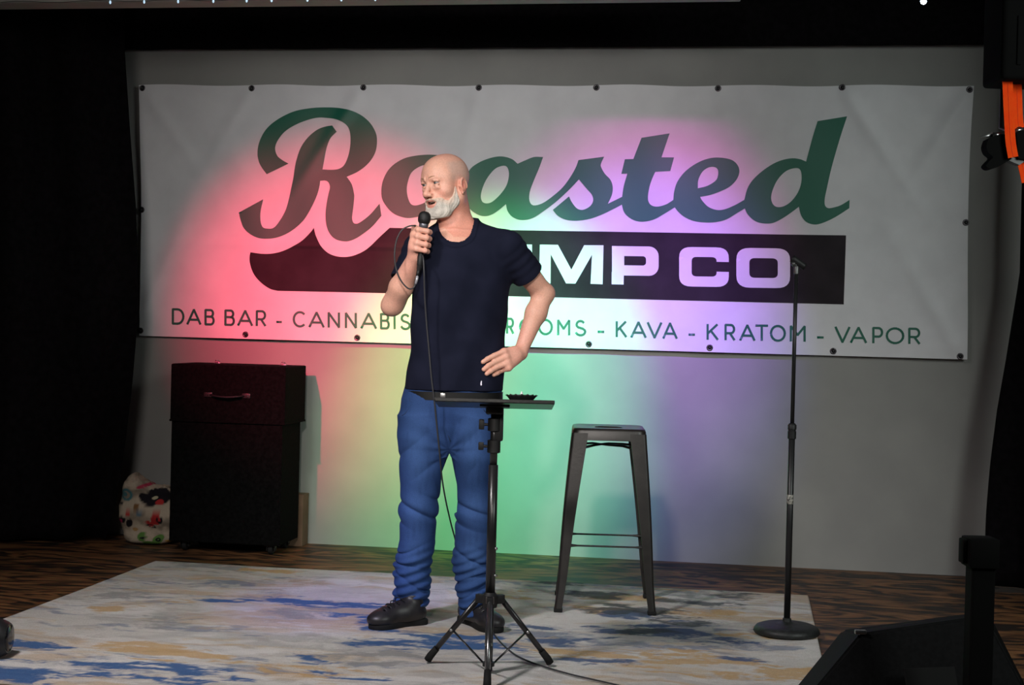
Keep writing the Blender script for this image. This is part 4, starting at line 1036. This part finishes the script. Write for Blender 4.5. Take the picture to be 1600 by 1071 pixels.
# --- right hand round the microphone
mA, mB = P(656.5, 406, -.165), P(662, 352, -.165)       # handle axis, bottom to top
mdir = (mB-mA)/np.linalg.norm(mB-mA); mr = .0125
ex, ey = np.array([1., 0, -.1]), np.array([0., -1., 0])
tpar = [.84, .65, .46, .28]; sizes = [.0102, .0106, .0102, .0090]
palm0 = RW+np.array([.004, -.004, .006])
for i, (t, r) in enumerate(zip(tpar, sizes)):
    c0_ = mA+(mB-mA)*t*1.0; off = mr+r
    mcp = c0_+ex*(-.030-.002*(i == 1))+ey*(.004)+np.array([0, 0, .004])
    p1 = c0_+ex*(-.016)+ey*(off+.004)
    p2 = c0_+ex*(.017)+ey*(off-.001)+np.array([0, 0, -.002])
    p3 = c0_+ex*(off+.003)+ey*(.001)+np.array([0, 0, -.003])
    p4 = c0_+ex*(.012)-ey*(off-.001)+np.array([0, 0, -.004])
    VB.cone(palm0+ex*(-.004)+ey*(.006-.006*i), mcp, .0165, r*1.22, .014)
    finger(VB, [mcp, p1, p2, p3, p4], [r*1.15, r*1.04, r*1.03, r*.98, r*.86])
VB.cone(palm0, mA+(mB-mA)*.35+ex*(-.026), .022, .020, .02)
# thumb on the far side of the handle
cm = palm0+np.array([.006, .016, .012])
finger(VB, [cm, mA+(mB-mA)*.35+ex*(-.012)-ey*(.030), mA+(mB-mA)*.62+ex*(.006)-ey*(.026), mA+(mB-mA)*.83+ex*(.014)-ey*(.020)], [.017, .0135, .0115, .0095], .006)

# ---- shirt volume
def sfold(x, y, z, u, v):
    zt = z
    e1 = np.exp(-((zt-P(700, 470)[2])/.16)**2)
    n = snoise(x, y, z, 24, 3)*.0045+snoise(x*1.3, y, z*.6, 55, 4)*.0020
    ph = (z*34+x*26+3.0*snoise(x, y, z, 9, 8)); n = n+.0022*np.sin(ph)*sstep(0, .15, P(700, 430)[2]-z)
    # long soft folds running from the armpits down
    n = n+.0042*np.sin(x*38-z*16+2*snoise(x, y, z, 8, 21))*(sstep(-.02, .06, P(700, 400)[2]-z))
    return n
VS = Vol(P(600, 628, 0)*[1,0,1]+[0,-.22,0], P(856, 330, 0)*[1,0,1]+[0,.22,0], .0032)
VS.column(torso, BY, 2.3, 0, fold=sfold)
for s_, S_ in ((-1, RS), (1, LS)):
    VS.cone(NB+np.array([s_*.035, .0, -.022]), S_, .048, .061, .04)
# sleeves
RSe = RS*.42+RE*.58; LSe = LS*.40+LE*.60
def sleeve(a, b, ra, rb, sd):
    ab = b-a; L2 = ab@ab; ln = math.sqrt(L2)
    def f(x, y, z):
        t0 = ((x-a[0])*ab[0]+(y-a[1])*ab[1]+(z-a[2])*ab[2])/L2; t = np.clip(t0, 0, 1)
        d = np.sqrt((x-a[0]-t*ab[0])**2+(y-a[1]-t*ab[1])**2+(z-a[2]-t*ab[2])**2)-(ra+(rb-ra)*t)
        d = d+.0030*snoise(x, y, z, 48, sd)+.0022*np.sin(t*26+3*snoise(x, y, z, 22, sd+1))*np.clip(1.1-t, 0, 1)
        return np.maximum(d, (t0-1)*ln)
    VS.put(f, np.minimum(a, b)-.09, np.maximum(a, b)+.09, .03)
sleeve(RS, RSe, .064, .060, 31); sleeve(LS, LSe, .064, .064, 33)
# open sleeve ends and neck
dR = (RE-RS)/np.linalg.norm(RE-RS); dL = (LE-LS)/np.linalg.norm(LE-LS)
VS.cone(RSe-dR*.022, RSe+dR*.05, .050, .056, .004, 's'); VS.cone(LSe-dL*.022, LSe+dL*.05, .052, .060, .004, 's')
nk0, nk1 = NB+np.array([-.012, -.030, -.022]), H(0, -.02, -.04)
nd = (nk1-nk0)/np.linalg.norm(nk1-nk0)
ncut = [np.array(P(712, 372, -.04)), np.array(P(716, 300, .03))]
VS2 = VS.d.copy()
VS.cone(ncut[0], ncut[1], .070, .074, .003, 's')
# neckband: shell of the shirt near the cut
a_, b_2 = ncut; ab = b_2-a_; L2 = ab@ab
sl, XYZ = VS.sub(a_-.12, b_2+.12)
x, y, z = XYZ; t = np.clip(((x-a_[0])*ab[0]+(y-a_[1])*ab[1]+(z-a_[2])*ab[2])/L2, 0, 1)
dc = np.sqrt((x-a_[0]-t*ab[0])**2+(y-a_[1]-t*ab[1])**2+(z-a_[2]-t*ab[2])**2)-(.070+.004*t)
band = np.maximum(np.abs(VS2[sl])-.0048, np.abs(dc-.006)-.009)
VS.d[sl] = np.minimum(VS.d[sl], band)

def surf(vol, px, py, lo=-.25, hi=.2):
    """first hit of the view ray on an implicit volume -> depth offset"""
    for dy in np.arange(lo, hi, .002):
        q = P(px, py, dy); i = ((q-vol.lo)/vol.h).round().astype(int)
        if (i < 0).any() or (i >= vol.n).any(): continue
        if vol.d[tuple(i)] < 0: return dy
    return None
# --- left hand on the hip: back of the hand outward, fingers forward over the shirt
def onS(px, py, r, dflt=-.03):
    s = surf(VS, px, py); s = dflt if s is None else min(s, .03); return P(px, py, s-r*.72)
def sync(px, py, dy): return P(px, py, dy)
kd = -.060
MC = [(787.5, 549.5), (791, 558.5), (793.5, 567.5), (795, 575.5)]
TP = [[(772, 556), (762, 561), (754.5, 566)], [(773, 566), (763, 572), (756, 577.5)], [(775, 575), (767, 580), (760.5, 584.5)], [(783, 580), (777, 583.5), (771.5, 586.5)]]
rr_ = [.0098, .0102, .0098, .0086]
for i in range(4):
    mcp = P(*MC[i], min(kd, (surf(VS, MC[i][0]-4, MC[i][1]) or 0)-.004))
    VB.cone(LW+np.array([.0, -.004, .006-.007*i]), mcp, .0200, .0120, .014)
    pts = [mcp]+[onS(px, py, rr_[i]) for px, py in TP[i]]
    finger(VB, pts, [rr_[i]*1.15, rr_[i]*1.02, rr_[i]*.98, rr_[i]*.86], .0035)
VB.ell((LW+P(790, 563, kd))/2, (.030, .018, .026), .02)
finger(VB, [LW+np.array([-.006, .012, -.004]), P(796, 556, .0), P(784, 562, .035), P(776, 566, .055)], [.018, .0135, .011, .0095], .008)

def skin_col(V):
    q = (V-HC)@HR.T; x, y, z = q[:, 0], q[:, 1], q[:, 2]
    c = np.tile([.66, .355, .265], (len(V), 1))
    head = z > -.2
    def bl(m, col):
        nonlocal c
        m = np.clip(m, 0, 1)[:, None]; c = c*(1-m)+np.array(col)*m
    g = lambda cx_, cy_, cz_, rx_, ry_, rz_: np.exp(-((x-cx_)/rx_)**2-((y-cy_)/ry_)**2-((z-cz_)/rz_)**2)
    ax = np.abs(x)
    n = snoise(V[:, 0], V[:, 1], V[:, 2], 120, 5)
    bl(.10+.12*n, (.72, .34, .26))
    # neck and upper arm a little redder, crown slightly pink
    bl(.55*sstep(-.05, -.10, z)*(np.abs(x) < .12)*(y < .06)*(V[:, 2] > P(700, 372)[2]), (.62, .22, .16))
    bl(.35*sstep(.085, .12, z), (.70, .30, .24))
    # shaved hair shadow round the sides and the back of the skull
    sh = sstep(.052, .066, ax)*sstep(-.005, .02, z)*sstep(.095, .07, z)*sstep(.05, .02, y)+sstep(-.04, -.07, y)*sstep(-.05, -.02, z)*sstep(.07, .04, z)
    bl(.55*np.clip(sh, 0, 1)*(z < .2), (.50, .37, .32))
    for s in (-1, 1):
        bl(.6*g(s*.084, -.012, -.014, .012, .02, .033)*(ax > .07), (.66, .18, .13))
        bl(.75*g(s*.084, -.009, -.012, .008, .008, .013), (.34, .07, .05))
        bl(.45*g(s*.045, .07, -.03, .018, .03, .016), (.72, .27, .20))
        bl(.60*g(s*.031, .086, .010, .016, .02, .009), (.40, .19, .13))  # eye-socket shading put into the skin colour
    bl(.45*g(0, .115, -.032, .014, .014, .012), (.72, .27, .20))
    bl(.95*np.clip(g(0, .094, -.0555, .030, .02, .0052)+g(0, .093, -.0765, .027, .02, .0058), 0, 1), (.50, .17, .14))
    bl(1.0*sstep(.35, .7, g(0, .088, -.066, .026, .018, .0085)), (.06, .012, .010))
    # pinkish hands
    for h in (RW, LW):
        dd = np.linalg.norm(V-h, axis=1); bl(.3*sstep(.16, .05, dd), (.70, .30, .25))
    return c
body = vmesh('body', VB, M_skin, person, skin_col)

# beard
VD = Vol(HC-.16, HC+.16, .0021)
skin_head(VD)
sl, XYZ = VD.sub(HC-.17, HC+.17); X_, Y_, Z_ = [a-b for a, b in zip(XYZ, HC)]
q = [HR[i][0]*X_+HR[i][1]*Y_+HR[i][2]*Z_ for i in range(3)]
x, y, z = q; ax = np.abs(x)
top = np.interp(y, [-.02, .010, .020, .035, .050, .062, .074, .12], [-.050, -.008, -.022, -.050, -.064, -.062, -.050, -.046])
m1 = z-top                                            # below the cheek line
m2 = (.002+.35*(z+.01))*-1-y+.0                       # in front of the ear / jaw angle
m2 = .008+.05*np.clip(-z-.02, 0, .1)+.9*np.clip(-z-.085, 0, .1)-y
m3 = (-.128+.35*np.clip(.05-y, 0, .1))-z              # underside on the neck
mouth = 1-np.sqrt((x/.0285)**2+((z+.0665)/np.where(z > -.0665, .0145, .0160))**2)
mouth = mouth*.012
under = (z > -.050)*1.0
mask = np.maximum(np.maximum(m1, m2), np.maximum(m3, mouth))
mask = np.maximum(mask, np.where(ax < .012, z+.0445, -1))
thick = .0022+.0035*sstep(-.04, -.08, z)+.014*sstep(-.08, -.115, z)*sstep(.03, .07, y)+.0012*sstep(-.068, -.055, z)*sstep(.06, .08, y)
hair = .0007*np.sin((ax*.6+y)*700+z*260+4*snoise(x, y, z, 60, 2))+.0022*snoise(x, y, z, 170, 6)
mk = mask+.004*snoise(x, y, z, 150, 9)
base_d = VD.d[sl]-thick+hair
base_d = np.maximum(base_d, -(VD.d[sl]+.006))
kk = .006; a, b = base_d, mk; hh = np.clip(.5-.5*(b-a)/kk, 0, 1); r = b*(1-hh)+a*hh+kk*hh*(1-hh)
dn = np.full(VD.d.shape, .1, np.float32); dn[sl] = r; VD.d = dn
def beard_col(V):
    q = (V-HC)@HR.T; c = np.tile([.50, .46, .41], (len(V), 1)); n = snoise(V[:, 0], V[:, 1], V[:, 2], 230, 7)[:, None]
    c = c*(1+.30*n)
    m = (sstep(-.063, -.052, q[:, 2])*sstep(.06, .075, q[:, 1]))[:, None]*.75; c = c*(1-m)+np.array([.46, .30, .20])*m
    tp_ = np.interp(q[:, 1], [-.02, .010, .020, .035, .050, .062, .074, .12], [-.050, -.008, -.022, -.050, -.064, -.062, -.050, -.046]); e_ = (sstep(-.030, -.002, q[:, 2]-tp_)*(q[:, 1] > .022))[:, None]*.8;  c = c*(1-e_)+np.array([.60, .44, .35])*e_; e_ = (sstep(-.060, -.020, q[:, 2])*(q[:, 1] < .045))[:, None]*.6; c = c*(1-e_)+np.array([.60, .42, .33])*e_
    m = (np.exp(-((q[:, 0]-.025)/.02)**2-((q[:, 2]+.09)/.02)**2))[:, None]*.35; c = c*(1-m)+np.array([.25, .23, .21])*m
    return np.clip(c, 0, 1)
vmesh('beard', VD, col_mat('grey_beard', .85, .2, .6, 420, .002, nz=.25), person, beard_col)['label'] = 'short full grey beard with sandy moustache'
# eyes, eyebrows, teeth
M_eye = mat('eye_white', (.30, .25, .23), .3); M_iris = mat('iris', (.05, .06, .06), .15)
for s in (-1, 1):
    c = H(s*.031, .0735, .0085)
    bm = bmesh.new(); bmesh.ops.create_uvsphere(bm, u_segments=20, v_segments=14, radius=.0122)
    o = bobj('eye', bm, M_eye, person, True); o.location = c
    g = (HFw*.96+HL*(-.10)); g = Vector(g/np.linalg.norm(g)); bm = bmesh.new(); lathe(bm, [(.0062, .0104), (.0058, .0114), (.0035, .0124), (.001, .0127)], n=16); i = bobj('iris', bm, M_iris, o, True)
    i.rotation_euler = g.to_track_quat('Z', 'Y').to_euler()
    bm = bmesh.new(); pts = [H(s*x, y, z) for x, y, z in ((.013, .0945, .030), (.022, .0925, .0335), (.033, .0865, .0345), (.044, .078, .030))]
    tube(bm, cat(pts, 4), list(np.interp(np.linspace(0, 1, 13), [0, .3, 1], [.0026, .0040, .0014])), 8, flat=.6)
    bobj('eyebrow', bm, mat('sandy_brow', (.34, .19, .12), .8, .2), person, True)
bm = bmesh.new(); rings = []
for k in range(9):
    a = (k-4)/4; x_ = a*.019; y_ = .0885-.012*a*a
    rings.append([tuple(H(x_, y_, -.0585)), tuple(H(x_, y_+.0015, -.0645)), tuple(H(x_, y_-.003, -.0645)), tuple(H(x_, y_-.003, -.0585))])
skin_rings(bm, rings); bmesh.ops.recalc_face_normals(bm, faces=bm.faces[:]); bobj('teeth', bm, mat('teeth', (.62, .55, .47), .3), person)
bm = bmesh.new(); bmesh.ops.create_uvsphere(bm, u_segments=10, v_segments=8, radius=.0022); o = bobj('ear_stud', bm, mat('dark_stud', (.02, .02, .02), .2), person, True); o.location = H(.088, -.006, -.044)

# shirt mesh
M_shirt = noise_mat('navy_cotton_jersey', (.0048, .0062, .0165), (.0075, .0090, .022), 14, .9, .35, spec=.15, bscale=500, bdist=.0006)
vmesh('shirt', VS, M_shirt, person)['label'] = 'plain dark navy crew neck T-shirt'
# tiny white tag print near the hem
sd = surf(VS, 752, 600); tg = P(752, 599, sd-.001)
bm = bmesh.new()
pp_ = [(-.0028, -.008), (.0, -.010), (.0032, -.006), (.0020, .000), (.0028, .005), (.0002, .010), (-.0024, .005), (-.0034, -.002)]
lo_ = [bm.verts.new((x_, 0, z_)) for x_, z_ in pp_]; hi_ = [bm.verts.new((x_, -.0015, z_)) for x_, z_ in pp_]
for i in range(8): bm.faces.new((lo_[i], lo_[(i+1) % 8], hi_[(i+1) % 8], hi_[i]))
bm.faces.new(hi_); bm.faces.new(lo_[::-1]); bmesh.ops.recalc_face_normals(bm, faces=bm.faces[:])
o = bobj('shirt_emblem', bm, mat('white_embroidery', (.75, .72, .85), .7), person); o.location = tg

# ---- jeans
VJ = Vol(P(596, 985, 0)*[1,0,1]+[0,-.2,0], P(800, 598, 0)*[1,0,1]+[0,.24,0], .0036)
def zz_(py): return P(700, py)[2]
def jfold(sd, kneez, cx_):
    def f(x, y, z, u, v):
        n = .0025*snoise(x, y, z, 30, sd)+.0012*snoise(x, y, z, 80, sd+2)
        wv = 1.1*snoise(x, y, z, 9, sd+3)
        # knee creases
        cr_ = lambda ph, pw: 1-2*(1-np.abs(np.sin(ph/2)))**pw
        e = np.exp(-((z-kneez)/.05)**2); n = n-e*.0085*cr_((z+.35*u)*85+wv*2.6, 1.7)*(.35+.9*np.clip(snoise(x, y, z, 26, sd+9)+.5, 0, 1))
        # stacked cloth above the shoe
        e = sstep(zz_(858), zz_(885), z)*1.0
        st = sstep(.34, .22, z)
        n = n-st*.0105*cr_((z+.65*u*np.sin(z*21+sd))*100+wv*3.2, 1.6)*(.35+.9*np.clip(snoise(x, y, z, 30, sd+11)+.5, 0, 1))-st*.004*np.sin(z*170-u*60+wv*4)
        # thigh pulls
        e = sstep(kneez+.08, kneez+.2, z); n = n-e*.0030*cr_((z*.8-u*1.0)*55+wv*4, 1.8)*np.clip(snoise(x, y, z, 18, sd+13)+.4, 0, 1)*1.6
        return n
    return f
pel = [row(*r) for r in ((604,633,786,.120,0),(625,627,781,.124,0),(645,625,778,.128,.0),(665,624.5,777,.128,0),(685,625,775,.118,0),(698,630,771,.104,0),(712,645,758,.08,0))]
rleg = [row(*r) for r in ((652,624,712,.112,0),(700,624,703,.108,0),(732,625,695,.102,0),(789,627,683,.084,.0),(846,625,680,.080,.015),(864,622,677,.079,.02),(890,618,673,.080,.028),(917,616.5,671,.082,.035),(935,615.5,667,.078,.035),(950,617,664,.070,.035))]
lleg = [row(*r) for r in ((652,696,777,.112,0),(700,703,775,.108,0),(732,707,773.5,.102,0),(785,714,770,.086,-.0),(846,711,768,.080,.01),(881,707,766,.080,.02),(917,713,767,.080,.02),(940,717,766,.076,.02),(960,720,764,.066,.02))]
def pfold(x, y, z, u, v):
    c = P(703, 700); r = np.sqrt((x-c[0])**2+(z-c[2])**2); th = np.arctan2(z-c[2], x-c[0])
    return .002*snoise(x, y, z, 30, 51)-.0040*np.sin(th*9+2*snoise(x, y, z, 14, 52))*np.exp(-((r-.09)/.07)**2)*(y < .02)-.0022*np.sin(z*75+x*22)*np.exp(-((z-zz_(662))/.05)**2)
VJ.column(pel, BY*.6, 2.4, 0, fold=pfold)
VJ.column(rleg, 0, 2.3, .03, fold=jfold(61, zz_(797), 0)); VJ.column(lleg, 0, 2.3, .03, fold=jfold(71, zz_(800), 0))
# keep the legs apart below the crotch
VJ.put(lambda x, y, z: np.maximum(np.abs(x-(P(703, 720)[0]+(P(697, 780)[0]-P(703, 720)[0])*np.clip((P(703, 712)[2]-z)/.16, 0, 1)))-(.0+.06*np.clip((P(703, 704)[2]-z)/.2, 0, 1)), z-P(703, 704)[2]), (P(690, 800)[0], -.2, P(690, 800)[2]), (P(712, 800)[0], .2, P(703, 704)[2]), .006, 's', m=.0)
M_denim0 = noise_mat('blue_denim', (.020, .050, .150), (.040, .095, .245), 7, .8, .5, stretch=(1, 1, .8), spec=.25, bscale=420, bdist=.0008, lo=.3, hi=.7)
def jean_col(V):
    x, y, z = V[:, 0], V[:, 1], V[:, 2]
    c = np.tile([.012, .034, .115], (len(V), 1)); lc = np.array([.046, .105, .27])
    def bl(m, col):
        nonlocal c
        m = np.clip(m, 0, 1)[:, None]; c = c*(1-m)+np.array(col)*m
    for px, py, rx, rz in ((655, 700, .055, .17), (650, 790, .05, .06), (740, 700, .05, .17), (742, 790, .045, .06), (648, 860, .05, .13), (740, 870, .045, .12)):
        q = P(px, py); bl(.75*np.exp(-((x-q[0])/rx)**2-((z-q[2])/rz)**2)*(y < .03), lc)
    n = snoise(x, y, z, 60, 91, 8); bl(.25+.5*n, (.030, .070, .20)); bl(.35*snoise(x*2.5, y, z*.5, 120, 93, 8), (.006, .018, .06))
    st = sstep(P(700, 858)[2], P(700, 930)[2], z); bl(.35*st*(1+snoise(x, y, z*2, 90, 95)), (.035, .085, .26))
    bl(1.0*(np.abs(z-P(700, 948)[2]) < .004)*.5, (.05, .11, .25))
    return c
vmesh('jeans', VJ, col_mat('blue_denim', .85, .2, .4, 420, .0008, nz=.18), person, jean_col)['label'] = 'straight mid-blue jeans stacked over the shoes'
# seams and pockets projected on the jeans
def seam(name, pts, rad, m, n=6):
    out = []
    for x, y in cat(pts, 6):
        sd = surf(VJ, x, y)
        if sd is not None: out.append(P(x, y, sd+.0008))
    if len(out) > 2:
        out = [out[0]]+[(out[i-1]+out[i]*2+out[i+1])/4 for i in range(1, len(out)-1)]+[out[-1]]
        bm = bmesh.new(); tube(bm, out, rad, n); bobj(name, bm, m, person, True)
M_seam = mat('denim_seam', (.012, .022, .055), .8, .2)
seam('fly_seam', [(693, 622), (695, 650), (698, 672), (704, 692)], .0022, M_seam)
seam('pocket_seam', [(640, 622), (641, 634), (634, 646), (628, 650)], .0020, M_seam)
seam('pocket_seam', [(752, 622), (753, 636), (762, 648), (772, 652)], .0020, M_seam)
# belt
bt = []
for a in np.linspace(0, 2*PI, 56, endpoint=False):
    rz_ = np.interp(P(700, 616)[2], [r[0] for r in sorted(pel)], range(len(pel)))
    A_, B2 = (P(785, 616)[0]-P(632, 616)[0])/2+.002, .126
    u, v = A_*np.sign(math.cos(a))*abs(math.cos(a))**(2/2.4), B2*np.sign(math.sin(a))*abs(math.sin(a))**(2/2.4)
    by = BY*.6; bt.append((P(708.5, 616)[0]+u*math.cos(by)-v*math.sin(by), u*math.sin(by)+v*math.cos(by)))
bm = bmesh.new(); zb0, zb1 = P(700, 624)[2], P(700, 611)[2]
cxb = P(708.5, 616)[0]
def rg(z, g): return [(cxb+(x_-cxb)*g, y_*g, z) for x_, y_ in bt]
R0, R1, R2, R3 = [[bm.verts.new(p) for p in r] for r in (rg(zb0, 1.0), rg(zb1, 1.0), rg(zb1, .96), rg(zb0, .96))]
for a, b in ((R0, R1), (R1, R2), (R2, R3), (R3, R0)):
    for j in range(56): bm.faces.new((a[j], a[(j+1) % 56], b[(j+1) % 56], b[j]))
bmesh.ops.recalc_face_normals(bm, faces=bm.faces[:])
belt = bobj('belt', bm, mat('black_leather', (.005, .005, .005), .5, .3), person, angle=40)
sd = surf(VJ, 692, 622); q = P(692, 619, (sd or -.12)-.004); bm = bmesh.new()
box(bm, (-.010, -.004, -.010), (.010, .0, .010), .002); o = bobj('buckle', bm, M_steel, belt, angle=40); o.location = q

# ---- shoes
M_shoe = noise_mat('black_shoe_leather', (.012, .011, .012), (.022, .020, .021), 22, .42, .25, spec=.5, bscale=90, bdist=.0008)
def shoe(heel, toe, label):
    h = np.array([heel[0], heel[1], 0]); t = np.array([toe[0], toe[1], 0]); L_ = np.linalg.norm(t-h); d = (t-h)/L_; sd = np.array([-d[1], d[0], 0]); up = np.array([0, 0, 1.])
    Q = lambda a, b, c: h+d*a+sd*b+up*c
    v = Vol(np.minimum(h, t)-[.07, .07, .012], np.maximum(h, t)+[.07, .07, .17], .0028); R = np.array([d, sd, up])
    s = L_/.30
    v.cone(Q(.045, 0, .045), Q(.10, 0, .048), .040, .042, .01); v.cone(Q(.10, 0, .045), Q(.225*s, .0, .034), .043, .040, .02); v.ell(Q(.238*s, .002, .034), (.060, .049, .034), .02, 'u', R)
    v.cone(Q(.062, 0, .055), Q(.058, 0, .115), .038, .036, .02); v.cone(Q(.09, 0, .07), Q(.17, 0, .055), .034, .030, .02)
    for k in range(4): v.ell(Q(.135+.022*k, 0, .094-.0085*k), (.0045, .030, .006), .003, 's', R)
    v.put(lambda x, y, z: .020-z+0*x+0*y, v.lo, v.lo+v.h*v.n, 0, 'i')
    v.put(lambda x, y, z: z-.118+0*x+0*y, v.lo, v.lo+v.h*v.n, 0, 'i')
    o = vmesh('shoe', v, M_shoe, person); o['label'] = label
    # sole
    out = []
    prof = [(0, .0), (.006, .024), (.03, .037), (.08, .036), (.13, .034), (.19, .045), (.235, .049), (.27, .040), (.292, .020), (.298, .0)]
    up_ = [(a*s, b) for a, b in prof]; C = cat(up_+[(a, -b*.97) for a, b in up_[-2:0:-1]], 4, True)
    rings = []
    for z_, g in ((0, .985), (.003, 1), (.016, 1), (.019, .99), (.022, .965), (.024, .93)):
        cen = np.array([.15*s, 0]); rings.append([tuple(Q(cen[0]+(p[0]-cen[0])*g, p[1]*g, z_)) for p in C])
    bm = bmesh.new(); skin_rings(bm, rings); bmesh.ops.recalc_face_normals(bm, faces=bm.faces[:]); bobj('sole', bm, M_rubber, o, angle=40)
    for k in range(3):
        bm = bmesh.new(); zz = .1095-.010*k; aa = .122+.021*k
        tube(bm, cat([Q(aa-.004, .026, zz-.012), Q(aa+.004, .012, zz), Q(aa+.010, -.012, zz-.002), Q(aa+.004, -.026, zz-.014)], 4), .0022, 7); bobj('lace', bm, M_rubber, o, True)
def Gl(px, py):
    r = ray(px, py); t = (RZ-CAMH)/r[2]; return np.array([r[0]*t-MO[0], r[1]*t-MO[1], 0])
ha, ta = Gl(664, 974), Gl(577, 984)
shoe(ha+(ha-ta)/np.linalg.norm(ha-ta)*.004, ta, 'dark shoe pointing to the left of the photo')
hb, tb2 = Gl(722, 969), Gl(786, 993)
dd = (tb2-hb)/np.linalg.norm(tb2-hb); shoe(hb, hb+dd*.285, 'dark shoe pointing to the right of the photo')

# ------------------------------------------------------------------ microphone and cable
mo_ = w(MO+mA); mic = empty('microphone', mo_, YAW, label='black handheld wired microphone held in the man\'s right hand', cat='microphone')
a, xx, yy, zz, L_ = frame((0, 0, 0), mB-mA); MM = Matrix((( xx[0], yy[0], zz[0], 0), (xx[1], yy[1], zz[1], 0), (xx[2], yy[2], zz[2], 0), (0, 0, 0, 1)))
Lm = float(np.linalg.norm(mB-mA))
bm = bmesh.new(); lathe(bm, [(.0100, -.022), (.0110, -.020), (.0112, .0), (.0120, .06), (.0150, Lm-.012), (.0160, Lm-.008)], n=26, M4=MM); bobj('handle', bm, M_black_plastic, mic, angle=40)
bm = bmesh.new(); lathe(bm, [(.0162, Lm-.010), (.0178, Lm-.007), (.0182, Lm+.004), (.0170, Lm+.006)], n=26, M4=MM); bobj('collar_ring', bm, mat('grey_ring', (.12, .12, .14), .35, .5, .6), mic, angle=40)
bm = bmesh.new(); lathe(bm, [(.0170, Lm+.004), (.0225, Lm+.012), (.0245, Lm+.022), (.0245, Lm+.027), (.0235, Lm+.034), (.0200, Lm+.044), (.0130, Lm+.050), (.004, Lm+.0525)], n=30, M4=MM)
m = mat('black_mesh_grille', (.010, .010, .011), .5, .5, .3); t, b = nt(m); vor = t.nodes.new('ShaderNodeTexVoronoi'); vor.inputs['Scale'].default_value = 420; tc = t.nodes.new('ShaderNodeTexCoord'); t.links.new(tc.outputs['Object'], vor.inputs['Vector']); bp = t.nodes.new('ShaderNodeBump'); bp.inputs['Strength'].default_value = .8; bp.inputs['Distance'].default_value = .001; t.links.new(vor.outputs[0], bp.inputs['Height']); t.links.new(bp.outputs[0], b.inputs['Normal'])
bobj('grille', bm, m, mic, True)
co = MO+mA
cab = empty('microphone_cable', w(co), YAW, label='thin dark microphone cable looping past the man\'s hand and down to the rug', cat='cable')
K = lambda px, py, dy: Vector(P(px, py, dy)-mA)
bm = bmesh.new(); c0_ = Vector(-mdir*.018)
tube(bm, [c0_, c0_+Vector(-mdir*.02), K(654.5, 420, -.172), K(652, 432, -.176)], [.0098, .0098, .0075, .0055], 14); bobj('plug', bm, M_black_plastic, cab, True)
bm = bmesh.new(); tube(bm, [K(652.2, 431, -.176), K(651.5, 436, -.178), K(649.5, 444, -.181)], [.0052, .0056, .0045], 12); bobj('strain_relief', bm, mat('silver_sleeve', (.42, .42, .46), .35, .5, .4), cab, True)
M_cab = M_cable
loop = cat([K(649.5, 443, -.181), K(646, 450, -.185), K(638, 451, -.19), K(628, 441, -.195), K(620, 424, -.198), K(616.5, 402, -.20), K(619, 378, -.20), K(627, 361, -.20), K(638, 354, -.198), K(648, 353, -.19), K(651, 358, -.150), K(652, 375, -.130), K(655, 396, -.136),
            K(661, 402, -.20), K(662.5, 425, -.215), K(663.5, 460, -.205), K(666, 500, -.195), K(670, 545, -.19), K(674, 590, -.19), K(679, 630, -.185), K(682.5, 665, -.17), K(687, 710, -.15), K(691, 750, -.10), K(697, 785, -.02), K(705, 820, .06), K(713, 850, .10), K(722, 890, .12), K(735, 930, .13)], 6)
gp = lambda px, py: Vector(Gl(px, py)-mA)+Vector((0, 0, .0055))
loop2 = cat([K(735, 930, .13), gp(748, 965), gp(765, 985), gp(779, 1003), gp(792, 1016), gp(808, 1028), gp(830, 1038), gp(848, 1044), gp(870, 1051), gp(900, 1059), gp(940, 1068), gp(1000, 1082)], 6)
pts = [np.array(p) for p in loop]+[np.array(p) for p in loop2[1:]]
bm = bmesh.new(); tube(bm, pts, .0031, 8); bobj('cord', bm, M_cab, cab, True)
